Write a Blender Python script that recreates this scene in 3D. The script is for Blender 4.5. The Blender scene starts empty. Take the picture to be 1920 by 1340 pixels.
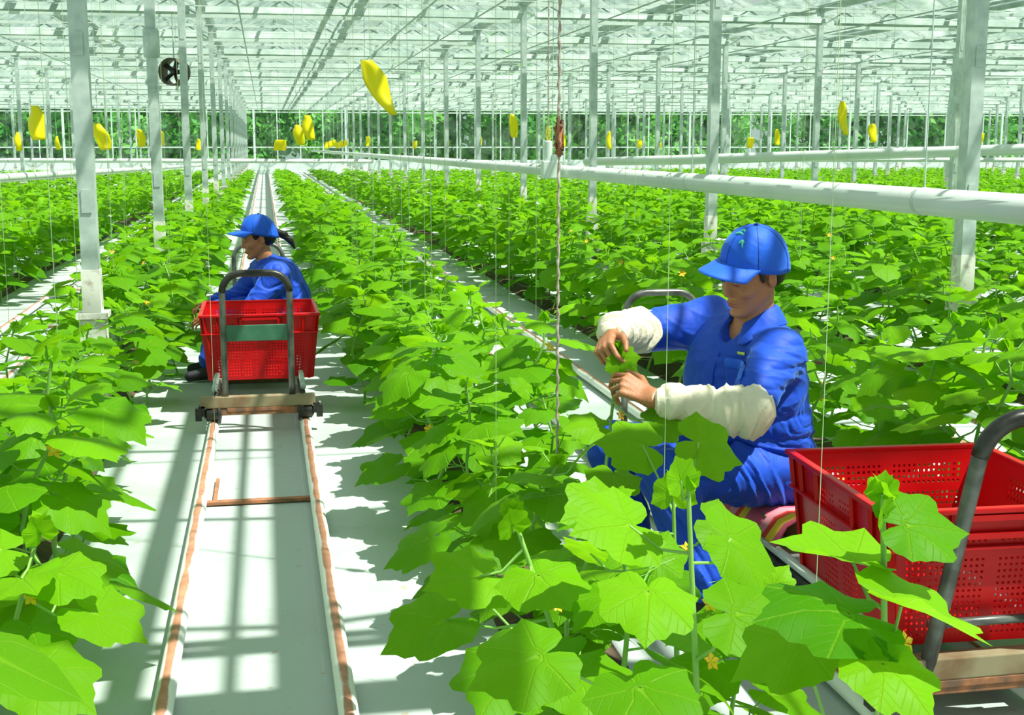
import bpy, math, random
import numpy as np
from mathutils import Vector, Matrix
PI = math.pi
sc = bpy.context.scene
COL = sc.collection

# ------------------------------------------------------------------ camera
YAW, PITCH, CAMZ = math.radians(10.80), math.radians(9.346), 1.38
cd = bpy.data.cameras.new('camera'); cam = bpy.data.objects.new('camera', cd); COL.objects.link(cam)
cam.location = (0, 0, CAMZ)
cam.rotation_euler = (math.radians(90) - PITCH, 0, -YAW)
cd.sensor_width = 36; cd.lens = 45.0; cd.clip_end = 400; cd.clip_start = .05
sc.camera = cam
# ------------------------------------------------------------------ sky, sun, exposure
w = bpy.data.worlds.new('sky'); sc.world = w; w.use_nodes = True
nt = w.node_tree; nt.nodes.clear()
out = nt.nodes.new('ShaderNodeOutputWorld'); bg = nt.nodes.new('ShaderNodeBackground')
tc = nt.nodes.new('ShaderNodeTexCoord'); no = nt.nodes.new('ShaderNodeTexNoise'); no.inputs['Scale'].default_value = 2.2
no.inputs['Detail'].default_value = 5
cr = nt.nodes.new('ShaderNodeValToRGB')
cr.color_ramp.elements[0].position = .35; cr.color_ramp.elements[0].color = (.50, .86, .74, 1)
cr.color_ramp.elements[1].position = .62; cr.color_ramp.elements[1].color = (1.25, 1.42, 1.32, 1)
nt.links.new(tc.outputs['Generated'], no.inputs['Vector']); nt.links.new(no.outputs['Fac'], cr.inputs['Fac'])
nt.links.new(cr.outputs['Color'], bg.inputs['Color']); bg.inputs['Strength'].default_value = .50
nt.links.new(bg.outputs['Background'], out.inputs['Surface'])
sl = bpy.data.lights.new('sun', 'SUN'); sl.energy = 9.0; sl.angle = math.radians(.6); sl.color = (1.0, .97, .88)
so = bpy.data.objects.new('sun', sl); COL.objects.link(so)
so.rotation_euler = Vector((.42, -.27, 1.0)).to_track_quat('Z', 'Y').to_euler()
so.location = (12, -8, 25)
sc.view_settings.view_transform = 'Standard'; sc.view_settings.look = 'None'
sc.view_settings.gamma = 1; sc.view_settings.exposure = 0.0; sc.view_settings.use_curve_mapping = False
cy = sc.cycles
cy.max_bounces = 7; cy.diffuse_bounces = 3; cy.glossy_bounces = 3; cy.transmission_bounces = 5
cy.transparent_max_bounces = 14; cy.caustics_reflective = False; cy.caustics_refractive = False
cy.use_denoising = True; cy.sample_clamp_indirect = 6

# ------------------------------------------------------------------ materials
def nmat(name):
    m = bpy.data.materials.new(name); m.use_nodes = True
    t = m.node_tree; b = t.nodes['Principled BSDF']; return m, t, b
def node(t, kind, **kw):
    n = t.nodes.new(kind)
    for k, v in kw.items():
        if k in n.inputs: n.inputs[k].default_value = v
        else: setattr(n, k, v)
    return n
def mth(t, op, a, b=None, c=None):
    n = t.nodes.new('ShaderNodeMath'); n.operation = op
    for i, v in enumerate((a, b, c)):
        if v is None: continue
        if isinstance(v, (int, float)): n.inputs[i].default_value = v
        else: t.links.new(v, n.inputs[i])
    return n.outputs[0]
def mixc(t, fac, a, b):
    n = t.nodes.new('ShaderNodeMixRGB')
    for i, v in enumerate((fac, a, b)):
        if isinstance(v, (int, float)): n.inputs[i].default_value = v
        elif isinstance(v, tuple): n.inputs[i].default_value = v if len(v) == 4 else v + (1,)
        else: t.links.new(v, n.inputs[i])
    return n.outputs[0]
def simple(name, col, rough=.5, metal=0, col2=None, scale=8, bump=0, bscale=60, spec=.5, detail=4, lo=.4, hi=.65, sheen=0):
    m, t, b = nmat(name)
    b.inputs['Base Color'].default_value = col + (1,); b.inputs['Roughness'].default_value = rough
    b.inputs['Metallic'].default_value = metal; b.inputs['Specular IOR Level'].default_value = spec
    if sheen: b.inputs['Sheen Weight'].default_value = sheen
    co = node(t, 'ShaderNodeTexCoord')
    if col2:
        n = node(t, 'ShaderNodeTexNoise', Scale=scale, Detail=detail)
        t.links.new(co.outputs['Object'], n.inputs['Vector'])
        r = node(t, 'ShaderNodeMapRange'); r.inputs[1].default_value = lo; r.inputs[2].default_value = hi
        t.links.new(n.outputs['Fac'], r.inputs[0])
        t.links.new(mixc(t, r.outputs[0], col, col2), b.inputs['Base Color'])
    if bump:
        n = node(t, 'ShaderNodeTexNoise', Scale=bscale, Detail=3); t.links.new(co.outputs['Object'], n.inputs['Vector'])
        bp = node(t, 'ShaderNodeBump', Strength=bump, Distance=.01)
        t.links.new(n.outputs['Fac'], bp.inputs['Height']); t.links.new(bp.outputs[0], b.inputs['Normal'])
    return m
MT = {}
MT['red'] = simple('red_plastic', (.62, .006, .008), .36, col2=(.50, .002, .004), scale=5, spec=.3)
MT['steel'] = simple('worn_steel', (.20, .215, .20), .38, .55, col2=(.09, .09, .085), scale=14)
MT['dark_steel'] = simple('dark_steel', (.045, .045, .04), .35, .35, col2=(.02, .02, .018), scale=20)
MT['galv'] = simple('galvanised_steel', (.42, .52, .49), .42, .15, col2=(.60, .70, .66), scale=9)
MT['white_metal'] = simple('white_painted_metal', (.66, .76, .71), .4, 0)
MT['screen'] = simple('shade_screen_cloth', (.36, .47, .42), .8, col2=(.55, .66, .60), scale=3)
MT['dull'] = simple('dull_zinc', (.26, .35, .32), .5, .2, col2=(.40, .50, .46), scale=4)
MT['pipe_white'] = simple('white_pipe_paint', (.74, .82, .77), .3, 0, col2=(.66, .75, .70), scale=2)
MT['wood'] = simple('weathered_wood', (.30, .25, .15), .8, col2=(.20, .12, .06), scale=9)
MT['rust'] = simple('rusty_iron', (.42, .16, .07), .8, col2=(.16, .09, .06), scale=20)
MT['black'] = simple('black_rubber', (.012, .012, .014), .6)
MT['green_plate'] = simple('green_paint', (.03, .13, .07), .5, col2=(.05, .17, .10), scale=12)
MT['deck'] = simple('pale_deck', (.72, .76, .74), .5, col2=(.60, .64, .62), scale=6)
MT['concrete'] = simple('whitewashed_concrete', (.80, .80, .74), .85, col2=(.42, .36, .30), scale=16, lo=.5, hi=.7)
MT['soil'] = simple('soil', (.11, .075, .045), .95, col2=(.05, .035, .02), scale=14, bump=.6, bscale=30)
MT['skin'] = simple('skin_tanned', (.42, .17, .075), .5, col2=(.50, .21, .10), scale=7, bump=.12, bscale=120)
MT['face_skin'] = MT['skin']
MT['hair'] = simple('black_hair', (.010, .008, .007), .45)
MT['lip'] = simple('lips', (.30, .07, .05), .5)
MT['eye'] = simple('eye_dark', (.02, .012, .01), .2)
MT['stem'] = simple('plant_stem', (.20, .42, .07), .5, col2=(.26, .50, .10), scale=10)
MT['flower'] = simple('yellow_petal', (.95, .55, .02), .5)
MT['fan'] = simple('dark_fan_housing', (.10, .085, .06), .6)
MT['shoe'] = simple('dark_shoe', (.02, .02, .03), .6)
MT['trunk'] = simple('bark', (.10, .08, .05), .9)
MT['twine'] = simple('jute_twine', (.55, .50, .42), .9, col2=(.28, .20, .16), scale=40)
MT['string'] = simple('pale_string', (.50, .62, .38), .7)
MT['mint'] = simple('emblem_mint', (.10, .62, .42), .5)
MT['logo_yellow'] = simple('emblem_yellow', (.55, .70, .10), .5)
MT['seam'] = simple('stitch_blue', (.004, .02, .20), .8)
MT['cream'] = simple('cream_cotton', (.80, .76, .58), .85, col2=(.72, .68, .52), scale=10, bump=.35, bscale=45)

def cloth(name, base, light):
    m, t, b = nmat(name)
    co = node(t, 'ShaderNodeTexCoord')
    n = node(t, 'ShaderNodeTexNoise', Scale=7, Detail=3); t.links.new(co.outputs['Object'], n.inputs['Vector'])
    t.links.new(mixc(t, n.outputs['Fac'], base, light), b.inputs['Base Color'])
    b.inputs['Roughness'].default_value = .62; b.inputs['Sheen Weight'].default_value = .35
    b.inputs['Sheen Roughness'].default_value = .4; b.inputs['Sheen Tint'].default_value = (.3, .6, 1, 1)
    b.inputs['Specular IOR Level'].default_value = .35
    n2 = node(t, 'ShaderNodeTexNoise', Scale=14, Detail=2, Distortion=.5); t.links.new(co.outputs['Object'], n2.inputs['Vector'])
    bp = node(t, 'ShaderNodeBump', Strength=.35, Distance=.02)
    t.links.new(n2.outputs['Fac'], bp.inputs['Height']); t.links.new(bp.outputs[0], b.inputs['Normal'])
    return m
MT['blue'] = cloth('blue_workwear', (.006, .055, .52), (.010, .085, .66))
MT['cap_blue'] = cloth('blue_cap_cloth', (.008, .10, .70), (.012, .13, .80))

# leaves: veins from a polar UV (angle, radius), per-leaf tint attribute
def leaf_material():
    m, t, b = nmat('cucumber_leaf')
    uv = node(t, 'ShaderNodeUVMap', uv_map='UVMap'); sp = node(t, 'ShaderNodeSeparateXYZ')
    t.links.new(uv.outputs[0], sp.inputs[0])
    th = mth(t, 'MULTIPLY', mth(t, 'SUBTRACT', sp.outputs[0], .5), 2 * PI); r = sp.outputs[1]
    ds = []
    for k in (-1.75, -.85, 0, .85, 1.75):
        ds.append(mth(t, 'ABSOLUTE', mth(t, 'SUBTRACT', th, k)))
    d = ds[0]
    for e in ds[1:]: d = mth(t, 'MINIMUM', d, e)
    dist = mth(t, 'MULTIPLY', d, r)
    main = mth(t, 'SUBTRACT', 1.0, mth(t, 'DIVIDE', dist, .022)); main = mth(t, 'MAXIMUM', main, 0)
    sec = mth(t, 'SINE', mth(t, 'MULTIPLY', mth(t, 'SUBTRACT', r, mth(t, 'MULTIPLY', dist, .9)), 48.0))
    sec = mth(t, 'MULTIPLY', mth(t, 'MAXIMUM', mth(t, 'SUBTRACT', sec, .86), 0), 1.8)
    vein = mth(t, 'MINIMUM', mth(t, 'ADD', main, sec), 1)
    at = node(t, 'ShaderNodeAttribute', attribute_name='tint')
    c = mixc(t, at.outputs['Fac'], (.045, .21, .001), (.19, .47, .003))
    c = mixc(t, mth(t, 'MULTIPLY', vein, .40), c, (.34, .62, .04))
    t.links.new(c, b.inputs['Base Color'])
    b.inputs['Roughness'].default_value = .5; b.inputs['Specular IOR Level'].default_value = .16
    bh = mth(t, 'SUBTRACT', 0, vein)
    bp = node(t, 'ShaderNodeBump', Strength=.5, Distance=.006); t.links.new(bh, bp.inputs['Height'])
    t.links.new(bp.outputs[0], b.inputs['Normal'])
    tr = node(t, 'ShaderNodeBsdfTranslucent')
    c2 = mixc(t, at.outputs['Fac'], (.12, .41, .003), (.33, .70, .010))
    t.links.new(c2, tr.inputs['Color'])
    mx = node(t, 'ShaderNodeMixShader'); mx.inputs[0].default_value = .46
    t.links.new(b.outputs[0], mx.inputs[1]); t.links.new(tr.outputs[0], mx.inputs[2])
    t.links.new(mx.outputs[0], t.nodes['Material Output'].inputs['Surface'])
    return m
MT['leaf'] = leaf_material()
def tree_leaf():
    m, t, b = nmat('tree_leaf')
    at = node(t, 'ShaderNodeAttribute', attribute_name='tint')
    t.links.new(mixc(t, at.outputs['Fac'], (.06, .32, .05), (.28, .62, .14)), b.inputs['Base Color'])
    b.inputs['Roughness'].default_value = .7
    tr = node(t, 'ShaderNodeBsdfTranslucent', Color=(.2, .55, .08, 1)); mx = node(t, 'ShaderNodeMixShader'); mx.inputs[0].default_value = .4
    t.links.new(b.outputs[0], mx.inputs[1]); t.links.new(tr.outputs[0], mx.inputs[2])
    t.links.new(mx.outputs[0], t.nodes['Material Output'].inputs['Surface'])
    return m
MT['tree_leaf'] = tree_leaf()

def floor_mat():
    m, t, b = nmat('white_ground_film')
    co = node(t, 'ShaderNodeTexCoord')
    n = node(t, 'ShaderNodeTexNoise', Scale=1.3, Detail=7); t.links.new(co.outputs['Object'], n.inputs['Vector'])
    r = node(t, 'ShaderNodeMapRange'); r.inputs[1].default_value = .52; r.inputs[2].default_value = .75
    t.links.new(n.outputs['Fac'], r.inputs[0])
    c = mixc(t, mth(t, 'MULTIPLY', r.outputs[0], .5), (.45, .52, .50), (.38, .40, .36))
    n3 = node(t, 'ShaderNodeTexNoise', Scale=22, Detail=2); t.links.new(co.outputs['Object'], n3.inputs['Vector'])
    r3 = node(t, 'ShaderNodeMapRange'); r3.inputs[1].default_value = .68; r3.inputs[2].default_value = .74
    t.links.new(n3.outputs['Fac'], r3.inputs[0])
    c = mixc(t, mth(t, 'MULTIPLY', r3.outputs[0], .6), c, (.40, .30, .18))
    t.links.new(c, b.inputs['Base Color']); b.inputs['Roughness'].default_value = .55
    n2 = node(t, 'ShaderNodeTexNoise', Scale=5, Detail=5, Distortion=1.0); t.links.new(co.outputs['Object'], n2.inputs['Vector'])
    bp = node(t, 'ShaderNodeBump', Strength=.25, Distance=.03); t.links.new(n2.outputs['Fac'], bp.inputs['Height'])
    t.links.new(bp.outputs[0], b.inputs['Normal'])
    return m
MT['floor'] = floor_mat()
def rail_mat():
    m, t, b = nmat('painted_rail_with_rusty_top')
    co = node(t, 'ShaderNodeTexCoord'); g = node(t, 'ShaderNodeNewGeometry'); sp = node(t, 'ShaderNodeSeparateXYZ')
    t.links.new(g.outputs['Normal'], sp.inputs[0])
    mp = node(t, 'ShaderNodeMapping'); mp.inputs['Scale'].default_value = (6, 1.6, 6)
    t.links.new(co.outputs['Object'], mp.inputs[0])
    n = node(t, 'ShaderNodeTexNoise', Scale=3, Detail=6); t.links.new(mp.outputs[0], n.inputs['Vector'])
    up = mth(t, 'ADD', sp.outputs[2], mth(t, 'MULTIPLY', mth(t, 'SUBTRACT', n.outputs['Fac'], .5), .45))
    r = node(t, 'ShaderNodeMapRange'); r.inputs[1].default_value = .84; r.inputs[2].default_value = .93
    t.links.new(up, r.inputs[0])
    n2 = node(t, 'ShaderNodeTexNoise', Scale=26, Detail=3); t.links.new(co.outputs['Object'], n2.inputs['Vector'])
    rust = mixc(t, n2.outputs['Fac'], (.22, .10, .06), (.72, .34, .20))
    t.links.new(mixc(t, r.outputs[0], (.82, .85, .80), rust), b.inputs['Base Color']); b.inputs['Roughness'].default_value = .5
    return m
MT['rail'] = rail_mat()
def roof_glass(name, wash, tint):
    m, t, b = nmat(name)
    t.nodes.remove(b)
    o = t.nodes['Material Output']
    co = node(t, 'ShaderNodeTexCoord')
    tr = node(t, 'ShaderNodeBsdfTransparent', Color=tint + (1,)); gl = node(t, 'ShaderNodeBsdfGlossy', Roughness=.05, Color=(.9, 1, .95, 1))
    fr = node(t, 'ShaderNodeLayerWeight', Blend=.5); fv = mth(t, 'ADD', mth(t, 'MULTIPLY', mth(t, 'POWER', fr.outputs['Facing'], 5), .8), .05)
    m1 = node(t, 'ShaderNodeMixShader'); t.links.new(fv, m1.inputs[0]); t.links.new(tr.outputs[0], m1.inputs[1]); t.links.new(gl.outputs[0], m1.inputs[2])
    tl = node(t, 'ShaderNodeBsdfTranslucent', Color=(.70, .80, .75, 1))
    n = node(t, 'ShaderNodeTexNoise', Scale=1.7, Detail=6, Distortion=.6); t.links.new(co.outputs['Object'], n.inputs['Vector'])
    r = node(t, 'ShaderNodeMapRange'); r.inputs[1].default_value = .42; r.inputs[2].default_value = .70; r.inputs[4].default_value = wash
    t.links.new(n.outputs['Fac'], r.inputs[0])
    m2 = node(t, 'ShaderNodeMixShader'); t.links.new(r.outputs[0], m2.inputs[0]); t.links.new(m1.outputs[0], m2.inputs[1]); t.links.new(tl.outputs[0], m2.inputs[2])
    t.links.new(m2.outputs[0], o.inputs['Surface'])
    return m
MT['glass'] = roof_glass('roof_glass_with_whitewash', .28, (.95, .985, .965))
MT['wall_glass'] = roof_glass('wall_glass', .30, (.92, .98, .95))
def card_mat():
    m, t, b = nmat('yellow_sticky_card')
    b.inputs['Base Color'].default_value = (.95, .88, .01, 1); b.inputs['Roughness'].default_value = .35
    tr = node(t, 'ShaderNodeBsdfTranslucent', Color=(1, .92, .02, 1)); mx = node(t, 'ShaderNodeMixShader'); mx.inputs[0].default_value = .45
    t.links.new(b.outputs[0], mx.inputs[1]); t.links.new(tr.outputs[0], mx.inputs[2])
    t.links.new(mx.outputs[0], t.nodes['Material Output'].inputs['Surface'])
    return m
MT['card'] = card_mat()
def mat_stripes():
    m, t, b = nmat('striped_mat_cloth')
    co = node(t, 'ShaderNodeTexCoord'); sp = node(t, 'ShaderNodeSeparateXYZ'); t.links.new(co.outputs['Object'], sp.inputs[0])
    v = mth(t, 'FRACT', mth(t, 'MULTIPLY', mth(t, 'ADD', sp.outputs[1], mth(t, 'MULTIPLY', sp.outputs[0], .15)), 5.2))
    r = node(t, 'ShaderNodeValToRGB'); r.color_ramp.interpolation = 'CONSTANT'
    e = r.color_ramp.elements; e[0].position = 0; e[0].color = (.80, .12, .22, 1); e[1].position = .5; e[1].color = (.95, .62, .04, 1)
    for p, c in ((.68, (.75, .05, .03, 1)), (.8, (.85, .30, .36, 1))):
        x = e.new(p); x.color = c
    t.links.new(v, r.inputs[0]); t.links.new(r.outputs[0], b.inputs['Base Color']); b.inputs['Roughness'].default_value = .8
    return m
MT['mat'] = mat_stripes()

# ------------------------------------------------------------------ mesh helpers
class MB:
    def __init__(s): s.v = []; s.f = []; s.uv = []; s.tint = []
    def add(s, vs, fs, uv=None, tint=0.):
        n = len(s.v); s.v.extend(tuple(p) for p in vs); s.f.extend(tuple(i + n for i in f) for f in fs)
        s.uv.extend(uv if uv is not None else [(0.5, 0.)] * len(vs)); s.tint.extend([tint] * len(vs))
    def box(s, c, d, rot=None):
        vs = []
        for x in (-.5, .5):
            for y in (-.5, .5):
                for z in (-.5, .5):
                    p = Vector((x * d[0], y * d[1], z * d[2]))
                    if rot is not None: p = rot @ p
                    vs.append(p + Vector(c))
        s.add(vs, [(0, 1, 3, 2), (4, 6, 7, 5), (0, 4, 5, 1), (2, 3, 7, 6), (0, 2, 6, 4), (1, 5, 7, 3)])
    def bar(s, a, b, w, h=None):
        a = Vector(a); b = Vector(b); d = b - a; L = d.length
        q = d.to_track_quat('Y', 'Z').to_matrix()
        s.box((a + b) / 2, (w, L, h or w), q)
    def tube(s, pts, r, n=10, caps=True):
        pts = [Vector(p) for p in pts]; m = len(pts)
        rs = r if isinstance(r, (list, tuple)) else [r] * m
        vs = []; fs = []; up = None
        for i, p in enumerate(pts):
            d = (pts[min(i + 1, m - 1)] - pts[max(i - 1, 0)]).normalized()
            if up is None: up = d.orthogonal().normalized()
            up = (up - d * up.dot(d)).normalized(); sd = d.cross(up)
            for k in range(n):
                a = 2 * PI * k / n; vs.append(p + (up * math.cos(a) + sd * math.sin(a)) * rs[i])
        for i in range(m - 1):
            for k in range(n):
                fs.append((i * n + k, i * n + (k + 1) % n, (i + 1) * n + (k + 1) % n, (i + 1) * n + k))
        if caps: fs.append(tuple(range(n - 1, -1, -1))); fs.append(tuple((m - 1) * n + k for k in range(n)))
        s.add(vs, fs)
    def lathe(s, c, prof, axis='Z', n=16):
        vs = []; fs = []
        for r, h in prof:
            for k in range(n):
                a = 2 * PI * k / n; x, y = r * math.cos(a), r * math.sin(a)
                p = {'Z': (x, y, h), 'X': (h, x, y), 'Y': (x, h, y)}[axis]
                vs.append(Vector(c) + Vector(p))
        m = len(prof)
        for i in range(m - 1):
            for k in range(n): fs.append((i * n + k, i * n + (k + 1) % n, (i + 1) * n + (k + 1) % n, (i + 1) * n + k))
        fs.append(tuple(range(n - 1, -1, -1))); fs.append(tuple((m - 1) * n + k for k in range(n)))
        s.add(vs, fs)
    def mesh(s, name, mat, smooth=False, uv=False):
        me = bpy.data.meshes.new(name); me.from_pydata(s.v, [], s.f)
        if uv:
            l = me.uv_layers.new(name='UVMap')
            idx = np.empty(len(me.loops), np.int32); me.loops.foreach_get('vertex_index', idx)
            l.data.foreach_set('uv', np.array(s.uv, np.float32)[idx].ravel())
            a = me.attributes.new('tint', 'FLOAT', 'POINT'); a.data.foreach_set('value', np.array(s.tint, np.float32))
        me.materials.append(mat)
        if smooth: me.polygons.foreach_set('use_smooth', np.ones(len(me.polygons), bool))
        me.update(); return me
def link(name, me, parent=None, loc=None):
    o = bpy.data.objects.new(name, me); COL.objects.link(o)
    if parent: o.parent = parent
    if loc is not None: o.location = loc
    return o
def obj(name, mb, mat, parent=None, smooth=False, uv=False, bevel=0):
    o = link(name, mb.mesh(name, MT[mat], smooth, uv), parent)
    if bevel:
        b = o.modifiers.new('bevel', 'BEVEL'); b.width = bevel; b.segments = 2; b.limit_method = 'ANGLE'
    return o
def tag(o, label=None, cat=None, group=None, kind=None):
    if label: o['label'] = label
    if cat: o['category'] = cat
    if group: o['group'] = group
    if kind: o['kind'] = kind
    return o
def thing(name, label, cat, loc=(0, 0, 0), rz=0, group=None):
    o = bpy.data.objects.new(name, None); COL.objects.link(o); o.location = loc; o.rotation_euler = (0, 0, rz)
    return tag(o, label, cat, group)
def copy_tree(o, parent=None):
    c = o.copy(); COL.objects.link(c)
    if parent: c.parent = parent
    for ch in [x for x in o.children]: copy_tree(ch, c)
    return c
def struct(name, mb, mat, **k): return tag(obj(name, mb, mat, **k), kind='structure')
# a point on the photograph's ray at world depth Y (used to read real positions off the photo)
FW = Vector((math.sin(YAW) * math.cos(PITCH), math.cos(YAW) * math.cos(PITCH), -math.sin(PITCH)))
RT = Vector((math.cos(YAW), -math.sin(YAW), 0)); UP = RT.cross(FW)
def at(px, py, Y):
    d = FW * 2400 + RT * (px - 960) + UP * (670 - py)
    return Vector((0, 0, CAMZ)) + d * (Y / d.y)
def roof_z(x):
    u = ((x + 21.04) / 2.515) % 1; return 3.65 + .70 * (1 - abs(2 * u - 1))
def pix(p):
    v = Vector(p) - Vector((0, 0, CAMZ)); z = v.dot(FW)
    return 960 + 2400 * v.dot(RT) / z, 670 - 2400 * v.dot(UP) / z, z

# ------------------------------------------------------------------ the setting
XL, XR, YE, YB = -21.04, 49.38, 74.5, -3.0
TR0, PITCHX = -.063, 1.68                     # rail track centre, bed pitch
CX0, CXP, CY0, CYP = -.92, 5.03, 7.05, 4.5    # columns
GZ, RZ, HB = 3.65, 4.35, 2.515                # gutter, ridge, roof bay
m = MB(); m.add([(XL - 12, YB, 0), (XR + 40, YB, 0), (XR + 40, 110, 0), (XL - 12, 110, 0)], [(0, 1, 2, 3)])
struct('floor', m, 'floor')
nb = int(round((XR - XL) / HB))
m = MB(); mbars = MB(); mridge = MB()
for i in range(nb):
    x0 = XL + i * HB; xm = x0 + HB / 2; x1 = x0 + HB
    m.add([(x0, YB, GZ), (xm, YB, RZ), (xm, YE, RZ), (x0, YE, GZ)], [(0, 1, 2, 3)])
    m.add([(xm, YB, RZ), (x1, YB, GZ), (x1, YE, GZ), (xm, YE, RZ)], [(0, 1, 2, 3)])
    mridge.bar((xm, YB, RZ), (xm, YE, RZ), .05, .05)
    y = YB
    while y < YE + .01:
        mbars.bar((x0, y, GZ - .01), (xm, y, RZ - .02), .030, .035); mbars.bar((xm, y, RZ - .02), (x1, y, GZ - .01), .030, .035)
        y += 1.125
    # a hinged vent pane on every second stretch, held open on one slope
struct('ceiling', m, 'glass')
struct('trim_1', mbars, 'galv'); struct('trim_2', mridge, 'white_metal')
mv = MB(); mvf = MB()
rv = random.Random(5)
for i in range(nb):
    xm = XL + i * HB + HB / 2
    y = YB + 1.2 + (i % 2) * 2.2
    while y < YE - 3:
        a = Vector((xm + .02, y, RZ + .03)); b_ = Vector((xm + .85, y, RZ + .06)); c = b_ + Vector((0, 2.2, 0)); d = a + Vector((0, 2.2, 0))
        mv.add([a, b_, c, d], [(0, 1, 2, 3)])
        for p, q in ((a, b_), (b_, c), (c, d)): mvf.bar(p, q, .03, .03)
        mvf.bar((xm + .45, y + 1.1, RZ - .25), b_ + Vector((0, 1.1, 0)), .02, .02)
        y += 4.5
struct('ceiling_vent_panes', mv, 'glass'); struct('trim_3', mvf, 'dull')
# gutters (parallel to the beds)
m = MB()
for i in range(nb + 1):
    x = XL + i * HB
    m.add([(x - .07, YB, GZ + .03), (x - .04, YB, GZ - .07), (x + .04, YB, GZ - .07), (x + .07, YB, GZ + .03),
           (x - .07, YE, GZ + .03), (x - .04, YE, GZ - .07), (x + .04, YE, GZ - .07), (x + .07, YE, GZ + .03)],
          [(0, 1, 5, 4), (1, 2, 6, 5), (2, 3, 7, 6), (3, 0, 4, 7)])
struct('trim_4', m, 'dull')
# trellis girders (across), one per column station
m = MB(); m2 = MB()
ys = [CY0 + CYP * n for n in range(-2, 15)]
for y in ys:
    for zc, h in ((3.34, .05), (3.60, .05)): m.bar((XL, y, zc), (XR, y, zc), .05, h)
    x = XL; k = 0; st = CXP / 12
    while x < XR - .01:
        a, b_ = (3.35, 3.59) if k % 2 == 0 else (3.59, 3.35)
        m2.bar((x, y, a), (x + st, y, b_), .022, .022); x += st; k += 1
struct('trim_5', m, 'white_metal'); struct('trim_6', m2, 'dull')
# overhead service pipes, screen cables and folded shade screens
m = MB()
for x, z, r in ((1.07, 3.5, .05), (1.33, 3.48, .022), (-2.9, 3.5, .05), (6.1, 3.5, .05), (6.4, 3.48, .022), (11.2, 3.5, .05), (16.2, 3.5, .05), (-.3, 3.3, .012), (2.3, 3.3, .012), (3.2, 3.3, .012), (5.2, 3.3, .012), (7.7, 3.3, .012), (9.5, 3.3, .012), (13.5, 3.3, .012), (-4.5, 3.3, .012)):
    m.tube([(x, YB, z), (x, YE, z)], r, 8, False)
struct('trim_7', m, 'dull', smooth=True)
m = MB()
y = 4.8
while y < 74:
    m.bar((XL, y, 3.41), (XR, y, 3.41), .012, .012); y += 1.5
struct('trim_8', m, 'white_metal')
m = MB(); rs = random.Random(3)
for y in ys[1:]:
    y0 = y - .48
    for i in range(14):      # folded cloth screen: zigzag bundle hung below the cables
        x0 = XL + i * CXP + .12; x1 = x0 + CXP - .24; vs = []; fs = []
        for k in range(7):
            for x in (x0, x1):
                vs.append((x, y0 + k * .035, 3.46 + (.0 if k % 2 else -.11) + rs.uniform(-.02, .02)))
        for k in range(6): fs.append((2 * k, 2 * k + 1, 2 * k + 3, 2 * k + 2))
        m.add(vs, fs)
struct('ceiling_shade_screens', m, 'screen')

# far wall: low kerb, rails and glass; side walls the same
def glass_wall(name, a, b_, n):
    a = Vector(a); b_ = Vector(b_)
    m = MB(); m.add([a + Vector((0, 0, .62)), b_ + Vector((0, 0, .62)), b_ + Vector((0, 0, GZ)), a + Vector((0, 0, GZ))], [(0, 1, 2, 3)])
    struct('window_%d' % n, m, 'wall_glass')
    m = MB(); m.bar(a + Vector((0, 0, .31)), b_ + Vector((0, 0, .31)), .16, .62); struct('wall_' + name, m, 'white_metal')
    m = MB(); L = (b_ - a).length; k = int(L / 1.2577)
    for i in range(k + 1):
        p = a.lerp(b_, i / k); m.bar(p + Vector((0, 0, .6)), p + Vector((0, 0, GZ + .05)), .06 if i % 4 else .12)
    for z in (1.35, 3.3): m.bar(a + Vector((0, 0, z)), b_ + Vector((0, 0, z)), .05, .06)
    # gable bars under each roof bay
    struct('trim_%d' % (10 + n), m, 'white_metal')
glass_wall('far', (XL, YE, 0), (XR, YE, 0), 1)
glass_wall('left', (XL, YB, 0), (XL, YE, 0), 2)
glass_wall('right', (XR, YB, 0), (XR, YE, 0), 3)
m = MB()
for i in range(nb):
    x0 = XL + i * HB; m.add([(x0, YE, GZ), (x0 + HB, YE, GZ), (x0 + HB / 2, YE, RZ)], [(0, 1, 2)])
struct('window_4', m, 'wall_glass')

# soil strips under the beds; dark colour also stands in for shade between leaves
m = MB()
beds = [TR0 + PITCHX * (k + .5) for k in range(-9, 27)]
for x in beds:
    vs = []; n = 60
    for j in range(n + 1):
        y = 1.0 + (66.5 - 1.0) * j / n
        for dx, z in ((-.15, .002), (-.09, .035), (.09, .035), (.15, .002)): vs.append((x + dx + .01 * math.sin(j * 2.1 + x), y, z))
    m.add(vs, [(j * 4 + a, j * 4 + a + 1, j * 4 + a + 5, j * 4 + a + 4) for j in range(n) for a in range(3)])
struct('floor_soil_strips', m, 'soil', smooth=True)

# rail tracks: two pipe rails and sleepers each
def track(x, label):
    t = thing('rail_track', label, 'rail track', (x, 0, 0))
    for s, wob in ((-1, 0), (1, 1)):
        r = MB(); r.tube([(s * .22, 1.2 + j * 2.45, .036 + .002 * (j % 2)) for j in range(27)], .025, 12)
        obj('rail', r, 'rail', t, smooth=True)
    for j in range(5):
        y = 2.30 + j * 2.66
        q = MB(); q.bar((-.215, y, .012), (.215, y, .012), .035, .012)
        if j < 8: q.bar((-.17, y + .0, .012), (-.17, y + .36, .012), .014, .010)
        obj('sleeper', q, 'rust', t)
    return t
tl = {0: 'rust-topped rail track under the woman\'s trolley, running to the far end', 1: 'rail track under the trolley of the man with cream arm sleeves',
      -1: 'pale rail track beyond the bed on the woman\'s facing side, with white ground film', 2: 'rail track glimpsed past the wide white pipe, behind the man\'s back'}
for k in range(-1, 3): track(TR0 + PITCHX * k, tl[k])
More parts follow.
